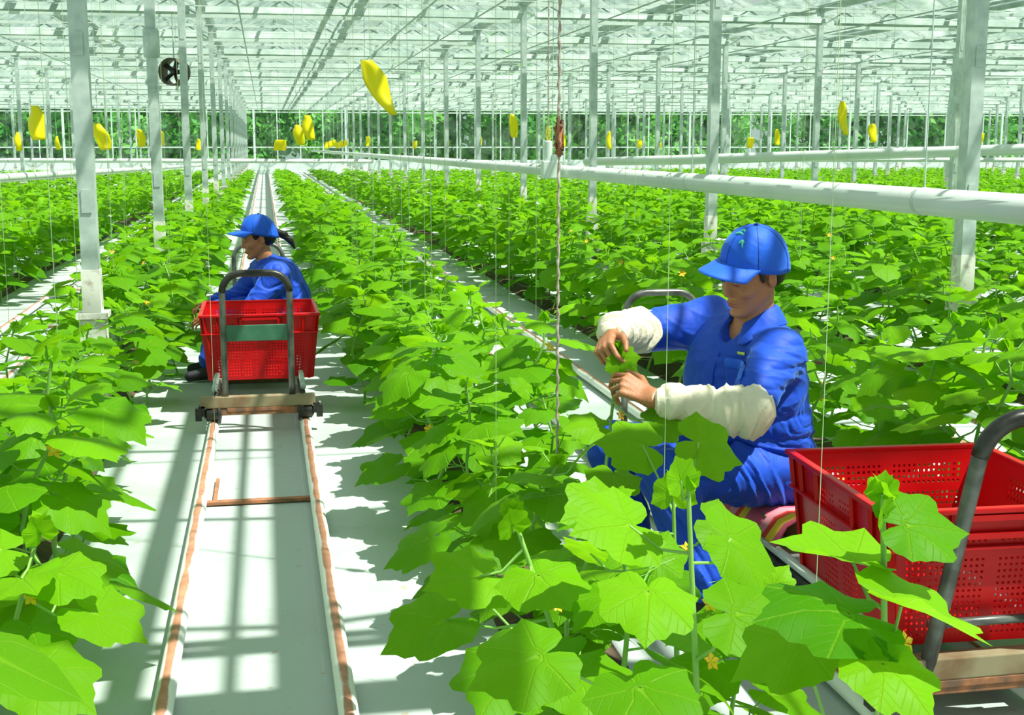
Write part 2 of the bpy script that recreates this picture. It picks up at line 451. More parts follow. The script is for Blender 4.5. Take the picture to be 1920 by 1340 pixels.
# concrete end stop of the track and headland path
m = MB(); m.box((TR0, 66.9, .12), (.62, .5, .24)); tag(obj('end_block', m, 'white_metal'), 'white block closing the far end of the woman\'s rail track', 'end block')

# ------------------------------------------------------------------ support columns
def column_meshes():
    a = MB(); a.box((0, 0, 1.95), (.085, .10, 3.4))
    for z in (1.1, 1.9, 2.7): a.box((0, -.053, z), (.05, .006, .12))
    a.box((0, 0, 3.62), (.16, .16, .02))
    me1 = a.mesh('column_shaft', MT['galv'])
    b = MB(); b.box((0, 0, .24), (.13, .14, .48)); b.box((0, 0, .50), (.16, .17, .03)); me2 = b.mesh('column_footing', MT['concrete'])
    c = MB(); c.box((0, 0, .62), (.094, .11, .24)); me3 = c.mesh('column_sleeve', MT['concrete'])
    return me1, me2, me3
cm = column_meshes()
proto = None
near_lab = {(-.92, 0): 'tall galvanised column nearest the seated woman\'s trolley, standing in leafy bed with peeling whitewashed foot',
            (-.92, 1): 'galvanised column with a round grey clamp, second back from the thick one beside the woman',
            (-.92, 2): 'slim galvanised column just behind the round circulation fan',
            (4.11, 0): 'thick galvanised column rising behind the red crate and crossed by the wide white pipe',
            (4.11, 1): 'galvanised column rising straight above the blue peaked cap of the man',
            (4.11, 2): 'slim column between the dangling beaded rope and the man\'s cap'}
ncol = 0
for k in range(-3, 11):
    X = CX0 + CXP * k
    for n in range(0, 15):
        Y = CY0 + CYP * n
        px, py, z = pix((X, Y, 1.4))
        if px < -160 or px > 2080: continue
        key = (round(X, 2), n)
        lab = near_lab.get(key)
        o = bpy.data.objects.new('support_column', None); COL.objects.link(o); o.location = (X, Y, 0)
        if lab: tag(o, lab, 'column')
        else:
            side = {0: 'in the line of posts running past the woman\'s trolley', 1: 'in the line of posts running up behind the man\'s cap'}.get(k,
                    'beyond the wide white pipe, over the farther beds' if k > 1 else 'over the beds on the woman\'s facing side')
            tag(o, 'slim pale galvanised post ' + side, 'column', 'distant posts ' + side)
        for nm, me in (('shaft', cm[0]), ('footing', cm[1]), ('sleeve', cm[2])):
            if nm == 'sleeve' and n > 4: continue
            link(nm, me, o)
        ncol += 1
# clamp on the second column of the near line
m = MB(); m.lathe((0, 0, 0), [(.062, -.12), (.068, -.10), (.068, .10), (.062, .12)], 'Z', 20)
o = obj('column_clamp', m, 'galv', smooth=True); o.location = (CX0, CY0 + CYP, 2.10 + .15); tag(o, 'round grey clamp sleeve wrapped around the second slim column', 'clamp')

# circulation fan
fp = at(327, 135, 20.4)
t = thing('circulation_fan', 'small round dark circulation fan hanging among the posts near the roof', 'fan', fp, math.radians(-28))
m = MB(); N = 24; vs = []; fs = []
for y, r in ((-.12, .19), (-.12, .205), (.12, .205), (.12, .19)):
    for k in range(N): a = 2 * PI * k / N; vs.append((r * math.cos(a), y, r * math.sin(a)))
for i in range(4):
    for k in range(N): fs.append((i * N + k, i * N + (k + 1) % N, ((i + 1) % 4) * N + (k + 1) % N, ((i + 1) % 4) * N + k))
m.add(vs, fs); obj('housing', m, 'fan', t, smooth=True)
m = MB()
for k in range(5):
    a = 2 * PI * k / 5; R = Matrix.Rotation(-a, 3, 'Y')
    m.box(R @ Vector((.10, 0, 0)), (.17, .012, .07), R @ Matrix.Rotation(.5, 3, 'X'))
m.lathe((0, 0, 0), [(.03, -.06), (.045, -.04), (.045, .06), (.03, .08)], 'Y', 12); obj('blades', m, 'dark_steel', t)
m = MB(); m.tube([(0, 0, .2), (0, 0, roof_z(fp.x) - fp.z)], .012, 6); obj('hanger', m, 'galv', t)

# ------------------------------------------------------------------ pipes over the beds
def pipe(pts, r, label, n=20, joints=()):
    t = thing('heating_pipe', label, 'pipe', pts[0])
    P = [Vector(p) - Vector(pts[0]) for p in pts]
    m = MB(); m.tube(P, r, n); obj('pipe_body', m, 'pipe_white', t, smooth=True)
    for f in joints:
        c = P[0].lerp(P[-1], f); d = (P[-1] - P[0]).normalized()
        m = MB(); m.tube([c - d * .01, c + d * .01], r * 1.05, n); obj('coupling', m, 'galv', t, smooth=True)
        m = MB(); m.tube([c + Vector((0, 0, r)), (c.x, c.y, roof_z(c.x + pts[0][0]) - pts[0][2])], .003, 5); obj('hanger_wire', m, 'galv', t)
    return t
pipe([(2.54, 1.5, 1.168), (2.54, 72, 1.168)], .053, 'wide white round pipe sloping across the view above the beds behind the man', 24, (.012, .045, .085, .14, .22, .33, .47, .62, .78, .93))
A = at(0, 334, 9.9); B = at(330, 313, 28.9); d = (B - A)
pipe([A - d * .35, A, B, B + d * 1.2], .034, 'white pipe stretching over the beds on the woman\'s facing side', 14, (.1, .3, .6))
A = at(1920, 280, 12); B = at(1260, 300, 15)
pipe([A + (A - B) * .4, A, B, at(1100, 303, 18)], .058, 'grey-white pipe crossing above the wide pipe and dipping towards the beaded rope', 16, (.2, .5))
pipe([at(2100, 300, 17), at(1100, 299, 20)], .035, 'thin white crosswise pipe just below the grey-white dipping pipe', 12, (.3, .8))
pipe([at(-300, 300, 36), at(700, 302, 36), ], .06, 'slender white crosswise pipe in front of the far columns past the woman', 10, (.3, .8))

# ------------------------------------------------------------------ trees beyond the far wall
def tree_meshes(seed):
    r = random.Random(seed); f = MB(); t = MB()
    t.tube([(0, 0, 0), (.1, 0, 1.6), (-.05, .1, 3.2), (.1, 0, 5)], [.16, .13, .10, .05], 8)
    for k in range(6):
        a = r.uniform(0, 2 * PI); z = r.uniform(1.2, 3.6); L = r.uniform(.8, 1.5)
        t.tube([(0, 0, z), (L * math.cos(a), L * math.sin(a), z + .8)], [.06, .02], 6)
    for c in range(44):
        a = r.uniform(0, 2 * PI); R = r.uniform(0, 1.9); z = r.uniform(.5, 5.6); cx, cy = R * math.cos(a), R * math.sin(a); tn = r.random()
        for k in range(60):
            p = Vector((r.gauss(0, .42) + cx, r.gauss(0, .42) + cy, r.gauss(0, .38) + z)); s = r.uniform(.16, .30)
            n = Vector((r.uniform(-1, 1), r.uniform(-1, 1), r.uniform(-.2, 1))).normalized(); u = n.orthogonal().normalized() * s; v = n.cross(u)
            f.add([p - u, p - v * .6, p + u, p + v * .6], [(0, 1, 2, 3)], tint=min(1, max(0, tn + r.uniform(-.25, .25))))
    return t.mesh('trunk', MT['trunk']), f.mesh('foliage', MT['tree_leaf'], uv=True)
TM = [tree_meshes(s) for s in (1, 2, 3)]
r = random.Random(9)
for i in range(44):
    X = -26 + i * 2.2 + r.uniform(-.8, .8); Y = r.uniform(78.5, 84); k = r.randrange(3)
    o = bpy.data.objects.new('broadleaf_tree', None); COL.objects.link(o); o.location = (X, Y, 0); o.rotation_euler.z = r.uniform(0, 6); s = r.uniform(.8, 1.15); o.scale = (s * 1.15, s, s)
    tag(o, 'leafy green tree growing outside beyond the far glass wall', 'tree', 'trees outside the far glass wall')
    link('trunk', TM[k][0], o); link('foliage', TM[k][1], o)

# ------------------------------------------------------------------ red crates
def crate(label, loc, rz, W_=.59):
    t = thing('plastic_crate', label, 'crate', loc, rz)
    W, L, H = W_, .62, .35; ti = .035                     # top size; taper per side
    def P(side, u, v, off):                               # u 0..1 along wall, v 0..1 height, off outward
        hx = W / 2 - ti * (1 - v); hy = L / 2 - ti * (1 - v); z = v * H
        if side == 0: return (-hx + 2 * hx * u, -hy - off, z)
        if side == 1: return (hx + off, -hy + 2 * hy * u, z)
        if side == 2: return (hx - 2 * hx * u, hy + off, z)
        return (-hx - off, hy - 2 * hy * u, z)
    nu, nv = 36, 22; th = .0035; hf = .30
    for side in range(4):
        m = MB(); cache = {}
        def vid(u, v, s):
            k = (round(u, 5), round(v, 5), s)
            if k not in cache: cache[k] = len(m.v); m.v.append(P(side, u, v, 0 if s else -th)); m.uv.append((0, 0)); m.tint.append(0)
            return cache[k]
        def hole(i, j):
            if i < 3 or i >= nu - 3: return False
            if side in (1, 3) and not (11 <= i < 25): return False
            if i in (17, 18): return False
            if 1 <= j <= 13: return True
            return 15 <= j <= 18
        for i in range(nu):
            for j in range(nv):
                u0, u1, v0, v1 = i / nu, (i + 1) / nu, j / nv, (j + 1) / nv
                c = [(u0, v0), (u1, v0), (u1, v1), (u0, v1)]
                if not hole(i, j):
                    m.f.append(tuple(vid(*p, 1) for p in c)); m.f.append(tuple(vid(*p, 0) for p in reversed(c)))
                else:
                    du, dv = (u1 - u0) * .27, (v1 - v0) * .27
                    q = [(u0 + du, v0 + dv), (u1 - du, v0 + dv), (u1 - du, v1 - dv), (u0 + du, v1 - dv)]
                    for a in range(4):
                        b_ = (a + 1) % 4
                        m.f.append((vid(*c[a], 1), vid(*c[b_], 1), vid(*q[b_], 1), vid(*q[a], 1)))
                        m.f.append((vid(*c[b_], 0), vid(*c[a], 0), vid(*q[a], 0), vid(*q[b_], 0)))
                        m.f.append((vid(*q[a], 1), vid(*q[b_], 1), vid(*q[b_], 0), vid(*q[a], 0)))
        obj('side_wall', m, 'red', t)
    m = MB(); hx, hy = W / 2 - ti, L / 2 - ti; m.box((0, 0, .006), (2 * hx, 2 * hy, .008))
    for i in range(8): m.box((-hx + (i + .5) * 2 * hx / 8, 0, .014), (.006, 2 * hy, .012))
    obj('bottom', m, 'red', t)
    def ring(z, dz, out_, inn):
        m = MB(); v = z / H; o_ = []; hx = W / 2 - ti * (1 - v); hy = L / 2 - ti * (1 - v)
        cs = []
        for sx, sy in ((-1, -1), (1, -1), (1, 1), (-1, 1)):
            for off, zz in ((out_, z - dz), (out_, z), (-inn, z), (-inn, z - dz)):
                cs.append((sx * (hx + off), sy * (hy + off), zz))
        fs = []
        for c in range(4):
            for k in range(4):
                a = c * 4 + k; b_ = c * 4 + (k + 1) % 4; d = ((c + 1) % 4) * 4 + (k + 1) % 4; e = ((c + 1) % 4) * 4 + k
                fs.append((a, e, d, b_))
        m.add(cs, fs); return m
    obj('rim', ring(H, .014, .016, .006), 'red', t, bevel=.003)
    obj('flange', ring(H - .098, .008, .015, .0), 'red', t, bevel=.002)
    # vertical ribs between rim and flange, corner posts, hand grips
    for side in range(4):
        for u in (.015, .12, .30, .70, .88, .985):
            m = MB(); m.bar(Vector(P(side, u, 1 - .014 / H, .006)), Vector(P(side, u, 1 - .098 / H, .006)), .012, .012); obj('rib', m, 'red', t)
        for u in (.02, .98):
            m = MB(); m.bar(Vector(P(side, u, .0, .003)), Vector(P(side, u, .72, .003)), .02, .008); obj('corner_rib', m, 'red', t)
    for side in (0, 2):
        m = MB(); a = [Vector(P(side, u, v, .012)) for u, v in ((.34, .80), (.66, .80), (.66, .93), (.34, .93))]; b_ = [Vector(P(side, u, v, .001)) for u, v in ((.34, .80), (.66, .80), (.66, .93), (.34, .93))]
        for i in range(4): m.bar(a[i], a[(i + 1) % 4], .012, .014)
        m.add(b_, [(0, 1, 2, 3)]); obj('hand_grip', m, 'red', t)
    return t
crate('red perforated plastic crate, empty, beside the working man in cream sleeves', (1.70, 2.985, .188), math.radians(-2.5), .56)
crate('red plastic crate on the wheeled trolley behind the woman with the ponytail', (-.055, 7.03, .175), math.radians(.5))

# ------------------------------------------------------------------ trolleys on the rails
def hoop(lean=(0, 0), H=.66, w=.16, R=.09, foot=0):
    pts = [Vector((-w, 0, foot)), Vector((-w, 0, .3))]
    for k in range(7):
        a = PI - k * PI / 12; pts.append(Vector((-w + R + R * math.cos(a), 0, H - R + R * math.sin(a))))
    for k in range(7):
        a = PI / 2 - k * PI / 12; pts.append(Vector((w - R + R * math.cos(a), 0, H - R + R * math.sin(a))))
    pts += [Vector((w, 0, .3)), Vector((w, 0, foot))]
    return [Vector((p.x + lean[0] * p.z, p.y + lean[1] * p.z, p.z)) for p in pts]
def trolley(label, x, y0, L, lean, plate, seat_y):
    t = thing('harvest_trolley', label, 'trolley', (x, y0, 0))
    m = MB()
    for s in (-1, 1):
        m.tube([(s * .21, .0, .17), (s * .21, L, .17)], .016, 10)
    for yy in (.95, L * .5, L - .6): m.tube([(-.21, yy, .17), (.21, yy, .17)], .013, 8)
    obj('frame', m, 'dark_steel', t, smooth=True)
    for yy in (0.0, L):
        m = MB(); m.box((-.005, yy, .155), (.55, .05, .055)); obj('end_beam', m, 'wood', t, bevel=.004)
        m = MB(); m.box((-.005, yy - .004, .108), (.44, .035, .035)); m.box((-.005, yy - .022, .118), (.30, .006, .02)); obj('axle_beam', m, 'rust', t, bevel=.003)
        for s in (-1, 1):
            m = MB(); m.box((s * .275, yy, .115), (.03, .05, .05)); m.box((s * .29, yy - .015, .10), (.03, .04, .06))
            br = obj('wheel_bracket', m, 'dark_steel', t)
            m = MB(); cy_ = yy
            m.lathe((s * .22, cy_, .095), [(.012, -.045), (.034, -.032), (.034, .022), (.046, .024), (.046, .034), (.012, .04)] if s < 0 else [(.012, -.04), (.046, -.034), (.046, -.024), (.034, -.022), (.034, .032), (.012, .045)], 'X', 18)
            obj('wheel', m, 'dark_steel', t, smooth=False)
    for s in (-1, 1):
        for yy in (.45, 1.0):
            m = MB(); m.box((s * .19, yy, .180), (.035, .035, .02)); obj('crate_rest', m, 'wood', t)
    m = MB(); d0 = 1.15 if plate else .35; m.box((0, (d0 + L - .1) / 2, .178), (.40, L - .1 - d0, .010)); obj('deck', m, 'deck', t, bevel=.004)
    m = MB()
    for s in (-1, 1): m.tube([(s * .215, .05, .205), (s * .215, L - .05, .205)], .014, 8)
    obj('edge_strip', m, 'deck' if not plate else 'galv', t, smooth=True)
    m = MB(); m.tube([p + Vector((-.0, 0, .10)) for p in hoop(lean, .68)], .0155 if plate else .019, 12); obj('push_handle', m, 'steel', t, smooth=True)
    m = MB(); q = hoop(lean, .68); m.tube([p + Vector((0, 0, .10)) for p in q[2:-2]], .0175 if plate else .0212, 12); obj('handle_grip', m, 'dark_steel', t, smooth=True)
    m = MB(); m.tube([Vector((p.x, L + (.0), p.z + .10)) for p in hoop((0, 0), .64 if plate else .66)], .015, 12); obj('push_handle', m, 'steel', t, smooth=True)
    if plate: m = MB(); m.box((0, -.0, .49), (.32, .012, .078)); obj('cross_plate', m, 'green_plate', t, bevel=.003)
    else: m = MB(); m.tube([(-.15, 0, .26), (.16, 0, .26)], .012, 8); obj('cross_bar', m, 'steel', t, smooth=True)
    m = MB(); m.box((0, seat_y - y0, .277), (.44, .46, .018)); m.box((-.12, seat_y - y0, .235), (.03, .40, .07)); m.box((.12, seat_y - y0, .235), (.03, .40, .07))
    obj('seat_board', m, 'wood', t, bevel=.004)
    return t
trolley('wheeled picking trolley in front of the camera with green cross plate, carrying the woman', TR0 + .0, 6.27, 2.42, (0, 0), True, 7.9)
trolley('wheeled picking trolley with leaning dark steel handle, carrying the man and the empty crate', 1.665, 2.66, 2.62, (.10, -.16), False, 3.74)
# striped mat under the man
m = MB(); n = 14; vs = []
for j in range(n + 1):
    for i in range(n + 1):
        u, v = i / n, j / n; x = -.27 + .54 * u; y = -.27 + .54 * v
        z = .006 * math.sin(7 * u + 3 * v) + .004 * math.sin(11 * v)
        if abs(x) > .22: z -= (abs(x) - .22) * 1.4
        vs.append((x, y, z))
fs = [(j * (n + 1) + i, j * (n + 1) + i + 1, (j + 1) * (n + 1) + i + 1, (j + 1) * (n + 1) + i) for j in range(n) for i in range(n)]
m.add(vs, fs); o = obj('striped_mat', m, 'mat', smooth=True); o.location = (1.665, 3.70, .298); o.rotation_euler.z = .12
sm = o.modifiers.new('thickness', 'SOLIDIFY'); sm.thickness = .008
tag(o, 'pink, yellow and red striped seat mat under the man', 'mat')

# ------------------------------------------------------------------ cucumber plants
def leaf_outline(nang, teeth=True):
    out_ = []
    ctrl = [(0, 1.0), (.28, .80), (.50, .74), (.85, .86), (1.15, .70), (1.4, .66), (1.75, .72), (2.1, .60), (2.5, .56), (2.85, .44), (3.0, .26), (PI, .10)]
    for i in range(nang + 1):
        th = -PI + 2 * PI * i / nang; a = abs(th)
        for (a0, r0), (a1, r1) in zip(ctrl, ctrl[1:]):
            if a <= a1 + 1e-6: f = (a - a0) / (a1 - a0); f = f * f * (3 - 2 * f); rr = r0 + (r1 - r0) * f; break
        if teeth and i % 2: rr *= .955
        out_.append((th, rr))
    return out_
OUT = {36: leaf_outline(36), 18: leaf_outline(18, False), 9: leaf_outline(10, False)}
RINGS = {36: (.25, .5, .78, 1.0), 18: (.5, 1.0), 9: (1.0,)}
def add_leaf(mb, base, d, n, size, q, rng, tint, droop=.30, cup=.06, fold=.0):
    """base = petiole joint, d = towards the tip, n = upper side"""
    d = Vector(d).normalized(); n = Vector(n); n = (n - d * n.dot(d)).normalized(); s = n.cross(d)
    o_ = OUT[q]; rings = RINGS[q]; vs = [Vector(base)]; uv = [(.5, 0)]; k = len(o_)
    ph = rng.uniform(0, 6); a1 = rng.uniform(.02, .05)
    for rr in rings:
        for th, ro in o_:
            r_ = rr * ro; x, y = r_ * math.cos(th), r_ * math.sin(th)
            z = -droop * r_ * r_ * (1 if x > 0 else .8) + cup * r_
            z += .045 * rr * math.cos(7.2 * th) * r_ * (1 if q != 9 else 0)
            z += a1 * math.sin(5 * x + ph) * r_ + a1 * math.cos(6 * y + 2 * ph) * r_ * .8 + fold * abs(y)
            vs.append(Vector(base) + (d * x + s * y + n * z) * size)
            uv.append(((th + PI) / (2 * PI), r_))
    fs = []
    for i in range(k - 1): fs.append((0, 1 + i, 2 + i))
    for j in range(len(rings) - 1):
        a = 1 + j * k; b_ = a + k
        for i in range(k - 1): fs.append((a + i, b_ + i, b_ + i + 1, a + i + 1))
    mb.add(vs, fs, uv, tint)
def petiole(mb, a, b_, r, n=5):
    a = Vector(a); b_ = Vector(b_); mid = (a + b_) / 2 + Vector((0, 0, -.02)) + (b_ - a).cross(Vector((0, 0, 1))) * .06
    mb.tube([a, mid, b_], [r, r * .85, r * .7], n, False)
def flower(mb, c, n, s, rng):
    n = Vector(n).normalized(); u = n.orthogonal().normalized(); v = n.cross(u)
    for k in range(5):
        a = 2 * PI * k / 5; d = u * math.cos(a) + v * math.sin(a); e = n.cross(d)
        mb.add([c, c + (d * .6 - e * .35 + n * .3) * s, c + (d * 1.1 + n * .25) * s, c + (d * .6 + e * .35 + n * .3) * s], [(0, 1, 2, 3)])
def plant_parts(seed, q, h=.66, nl=17, size=.15):
    rng = random.Random(seed); F = MB(); S = MB(); Fl = MB()
    pts = []; nseg = 7; ph = rng.uniform(0, 6)
    for i in range(nseg + 1):
        z = h * i / nseg; pts.append(Vector((.03 * math.sin(ph + i * 1.1), .03 * math.cos(ph + i * 1.4), z)))
    S.tube(pts, [.0075 - .0004 * i for i in range(nseg + 1)], 6 if q > 9 else 4, False)
    def stem_at(z):
        f = min(max(z / h, 0), .999) * nseg; i = int(f); return pts[i].lerp(pts[i + 1], f - i)
    for i in range(nl):
        t_ = i / (nl - 1); z = .10 + (h - .10) * t_ ** .9; b = stem_at(z)
        a = i * 2.4 + rng.uniform(-.5, .5); sz = size * (1.0 - .15 * abs(t_ - .35)) if t_ < .75 else size * (1 - 2.6 * (t_ - .75))
        sz *= rng.uniform(.8, 1.15); pl = (.17 - .10 * t_) * rng.uniform(.8, 1.25)
        el = rng.uniform(.35, .75) if t_ > .3 else rng.uniform(.15, .5)
        o_ = Vector((math.cos(a), math.sin(a), 0)); e = b + o_ * pl * math.cos(el) + Vector((0, 0, pl * math.sin(el)))
        petiole(S, b, e, .0032 if q > 9 else .004, 5 if q == 36 else 3)
        tilt = rng.uniform(-.55, .05) if t_ < .8 else rng.uniform(-.1, .8)
        d = (o_ * math.cos(tilt) + Vector((0, 0, math.sin(tilt)))); tw = rng.uniform(-.4, .4)
        d = Matrix.Rotation(rng.uniform(-.5, .5), 3, 'Z') @ d
        n = Vector((0, 0, 1)) + o_ * .25 + Vector((rng.uniform(-.25, .25), rng.uniform(-.25, .25), 0))
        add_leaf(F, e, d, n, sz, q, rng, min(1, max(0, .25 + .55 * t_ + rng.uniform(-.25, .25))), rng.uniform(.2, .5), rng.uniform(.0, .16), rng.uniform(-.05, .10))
    for k in range(3):
        a = rng.uniform(0, 6); add_leaf(F, pts[-1], (math.cos(a) * .5, math.sin(a) * .5, 1), (math.cos(a + PI), math.sin(a + PI), .3), size * .22, q if q == 9 else 18, rng, 1, .1, .1, .3)
    if q > 9:
        for k in range(1):
            z = rng.uniform(.2, h); b = stem_at(z); a = rng.uniform(0, 6); c = b + Vector((math.cos(a), math.sin(a), .4)) * .035
            flower(Fl, c, Vector((math.cos(a), math.sin(a), .7)), .020, rng)
        for k in range(3):      # tendrils
            z = rng.uniform(.3, h); b = stem_at(z); a = rng.uniform(0, 6)
            S.tube([b + Vector((math.cos(a + j * .5) * .02 * j, math.sin(a + j * .5) * .02 * j, .008 * j)) for j in range(6)], .0013, 3, False)
    return F, S, Fl
def plant_meshes(seed, q, **k):
    F, S, Fl = plant_parts(seed, q, **k)
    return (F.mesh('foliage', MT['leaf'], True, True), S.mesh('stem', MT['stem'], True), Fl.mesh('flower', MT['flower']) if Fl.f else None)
HI = [plant_meshes(100 + i, 36, nl=14 + i % 3, size=.150 + .006 * (i % 3)) for i in range(8)]
MID = [plant_meshes(200 + i, 18) for i in range(8)]
LOW = [plant_parts(300 + i, 9, nl=13, size=.165)[0] for i in range(6)]
LOWX = [plant_parts(320 + i, 9, nl=7, size=.21)[0] for i in range(4)]
def hgt(Y): return 1.0 if Y < 16 else max(.42, 1.0 - (Y - 16) * .0116)
rng = random.Random(77)
cand = []
for bi, X in enumerate(beds):
    y = 1.15 + rng.uniform(0, .2); sd = 1
    while y < 66:
        sd = -sd; off = rng.uniform(.08, .33); off = min(off, .22) if (bi not in (8, 9) or (bi == 9 and sd > 0 and y > 4.2) or (bi == 8 and sd < 0 and y > 4.2)) else off; x = X + sd * off; yy = y + rng.uniform(-.06, .06)
        s = rng.uniform(.86, 1.1) * hgt(yy); hs = 1.0
        # the bed before the man: shorter where he leans over it; keep clear of the lens
        bz = rng.uniform(0, 2 * PI); pk = rng.random()
        y += .23 if y < 20 else .34
        px, py, z = pix((x, yy, .5))
        vis = -140 < px < 2060
        if z < 1.35 or (X > 0 and z < 1.9): continue
        if abs(X - beds[9]) < .1 and 1.2 < yy < 2.05: continue      # hero plants stand here
        if x > 1.05 and 3.2 < yy < 4.2 and x < 1.3: continue
        if .94 < x < 1.3 and 2.0 < yy < 3.3: continue
        if min(abs(x - CX0 - CXP * k_) for k_ in range(-4, 11)) < .16 and abs((yy - CY0 + 2.25) % CYP - 2.25) < .16: continue
        if .5 < x < 1.3 and 2.0 < yy < 4.4: s *= .76 if x > .78 and yy < 3.3 else .88
        elif yy < 4.5: s *= 1.08
        elif bi == 8 and yy < 8: s *= .84
        cand.append((z, x, yy, s, bz, pk, bi, vis))
cand.sort()
ind = [c for c in cand if c[7]][:285]; iset = set(id(c) for c in ind)
def bed_words(bi, y):
    k = bi - 9      # 0 = bed between the two trolleys, -1 = bed the woman faces
    where = {0: 'in the bed between the two trolleys', -1: 'in the bed the woman faces', 1: 'in the bed under the wide white pipe', 2: 'in the bed of the thick post'}.get(k)
    if where is None: where = 'in the farther beds past the man' if k > 0 else 'in the beds beyond the one the woman faces'
    st = 'close to the camera' if y < 3.2 else 'about level with the man' if y < 5 else 'past the man but short of the woman' if y < 7.6 else 'farther back than the woman' 
    return where, st
ORD = 'first second third fourth fifth sixth seventh eighth ninth tenth eleventh twelfth thirteenth fourteenth fifteenth sixteenth seventeenth eighteenth nineteenth twentieth'.split()
BEDN = {0: 'central bed', -1: 'bed the woman faces', 1: 'bed under the white pipe', 2: 'thick-post bed'}
SIDE = {0: ('woman\'s side', 'man\'s side'), -1: ('far side', 'her side'), 1: ('man\'s side', 'far side'), 2: ('near side', 'far side')}
order = {}
for bk in BEDN:
    for sg in (0, 1):
        row = sorted([c for c in ind if c[6] - 9 == bk and (c[1] > beds[c[6]]) == bool(sg)], key=lambda c: c[2])
        for n_, c in enumerate(row[:20]): order[id(c)] = '%s cucumber plant back from the near end, %s, %s' % (ORD[n_], BEDN[bk], SIDE[bk][sg])
for i, (z, x, y, s, a, pk, bi, _) in enumerate(ind):
    M_ = HI if z < 6.5 else MID; p = M_[int(pk * 8) % 8]
    o = bpy.data.objects.new('cucumber_plant', None); COL.objects.link(o)
    o.location = (x, y, .01); o.rotation_euler.z = a; o.scale = (s, s, s)
    where, st = bed_words(bi, y)
    lab = 'cucumber plant %s, %s' % (where, st); c_ = order.get(id(ind[i]))
    if c_: tag(o, c_, 'plant', 'individual cucumber plants of the nearer beds')
    else: tag(o, lab, 'plant', 'cucumber plants %s, %s' % (where, st))
    link('foliage', p[0], o); link('stem', p[1], o)
    if z < 11 and p[2]: link('flower', p[2], o)
# the rest of the crop: too many to count
def replicate(srcs, items):
    V = []; Fq = []; UVs = []; T = []; n0 = 0
    pre = []
    for mb in srcs:
        v = np.array([tuple(p) for p in mb.v], np.float32); f = np.array([t_ for t_ in mb.f if len(t_) == 3], np.int64)
        pre.append((v, f, np.array(mb.uv, np.float32), np.array(mb.tint, np.float32)))
    for (z, x, y, s, a, pk, bi, _) in items:
        v, f, uv, tn = pre[int(pk * 997) % len(pre)]
        c, sn = math.cos(a), math.sin(a)
        w_ = np.empty_like(v); w_[:, 0] = (v[:, 0] * c - v[:, 1] * sn) * max(s, .72) + x; w_[:, 1] = (v[:, 0] * sn + v[:, 1] * c) * max(s, .72) + y; w_[:, 2] = v[:, 2] * s
        V.append(w_); Fq.append(f + n0); UVs.append(uv); T.append(tn); n0 += len(v)
    return np.concatenate(V), np.concatenate(Fq), np.concatenate(UVs), np.concatenate(T)
def np_mesh(name, V, F, UVs, T, mat):
    me = bpy.data.meshes.new(name); me.vertices.add(len(V)); me.vertices.foreach_set('co', V.ravel())
    me.loops.add(F.size); me.polygons.add(len(F)); me.loops.foreach_set('vertex_index', F.ravel().astype(np.int32))
    me.polygons.foreach_set('loop_start', np.arange(0, F.size, 3, dtype=np.int32)); me.polygons.foreach_set('loop_total', np.full(len(F), 3, np.int32))
    l = me.uv_layers.new(name='UVMap'); l.data.foreach_set('uv', UVs[F.ravel()].ravel())
    a = me.attributes.new('tint', 'FLOAT', 'POINT'); a.data.foreach_set('value', T)
    me.materials.append(mat); me.update(calc_edges=True); return me
rest = [c for c in cand if id(c) not in iset and -500 < pix((c[1], c[2], .5))[0] < 2600]
near_r = [c for c in rest if c[0] < 32]; far_r = [c for c in rest if c[0] >= 32]
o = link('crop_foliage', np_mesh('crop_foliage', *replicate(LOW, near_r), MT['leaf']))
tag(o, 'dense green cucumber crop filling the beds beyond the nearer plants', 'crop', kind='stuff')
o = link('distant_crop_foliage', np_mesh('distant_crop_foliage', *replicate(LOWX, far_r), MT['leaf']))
tag(o, 'fine green cucumber crop reaching the far end of the greenhouse', 'crop', kind='stuff')

def custom_plant(label, base, top, leaves, seed, kink=(0, 0)):
    """leaves: (z on stem 0..1, joint position, tip direction, normal, size, tint, droop, fold)"""
    rr = random.Random(seed); t = thing('cucumber_plant', label, 'plant', base)
    B_ = Vector(base); T_ = Vector(top) - B_; S = MB(); F = MB()
    P = [Vector((T_.x * f + kink[0] * math.sin(f * PI), T_.y * f + kink[1] * math.sin(f * PI), T_.z * f)) for f in [i / 8 for i in range(9)]]
    S.tube(P, [.008 - .0005 * i for i in range(9)], 8, False)
    for (f, jp, d, n, sz, tn, dr, fo) in leaves:
        k = min(int(f * 8), 7); a = P[k].lerp(P[k + 1], f * 8 - k); e = Vector(jp) - B_
        petiole(S, a, e, .0035, 6); add_leaf(F, e, d, n, sz, 36, rr, tn, dr, .08, fo)
    for k in range(3):
        a = k * 2.1 + seed; add_leaf(F, P[-1], (math.cos(a) * .6, math.sin(a) * .6, 1), (-math.cos(a), -math.sin(a), .4), .035, 36, rr, 1, .1, .1, .3)
    obj('stem', S, 'stem', t, True); obj('foliage', F, 'leaf', t, True, True)
    for k in range(2):
        m = MB(); flower(m, P[5 + k] + Vector((.02, -.02, 0)), (.4, -.8, .5), .016, rr); obj('flower', m, 'flower', t)
    return t
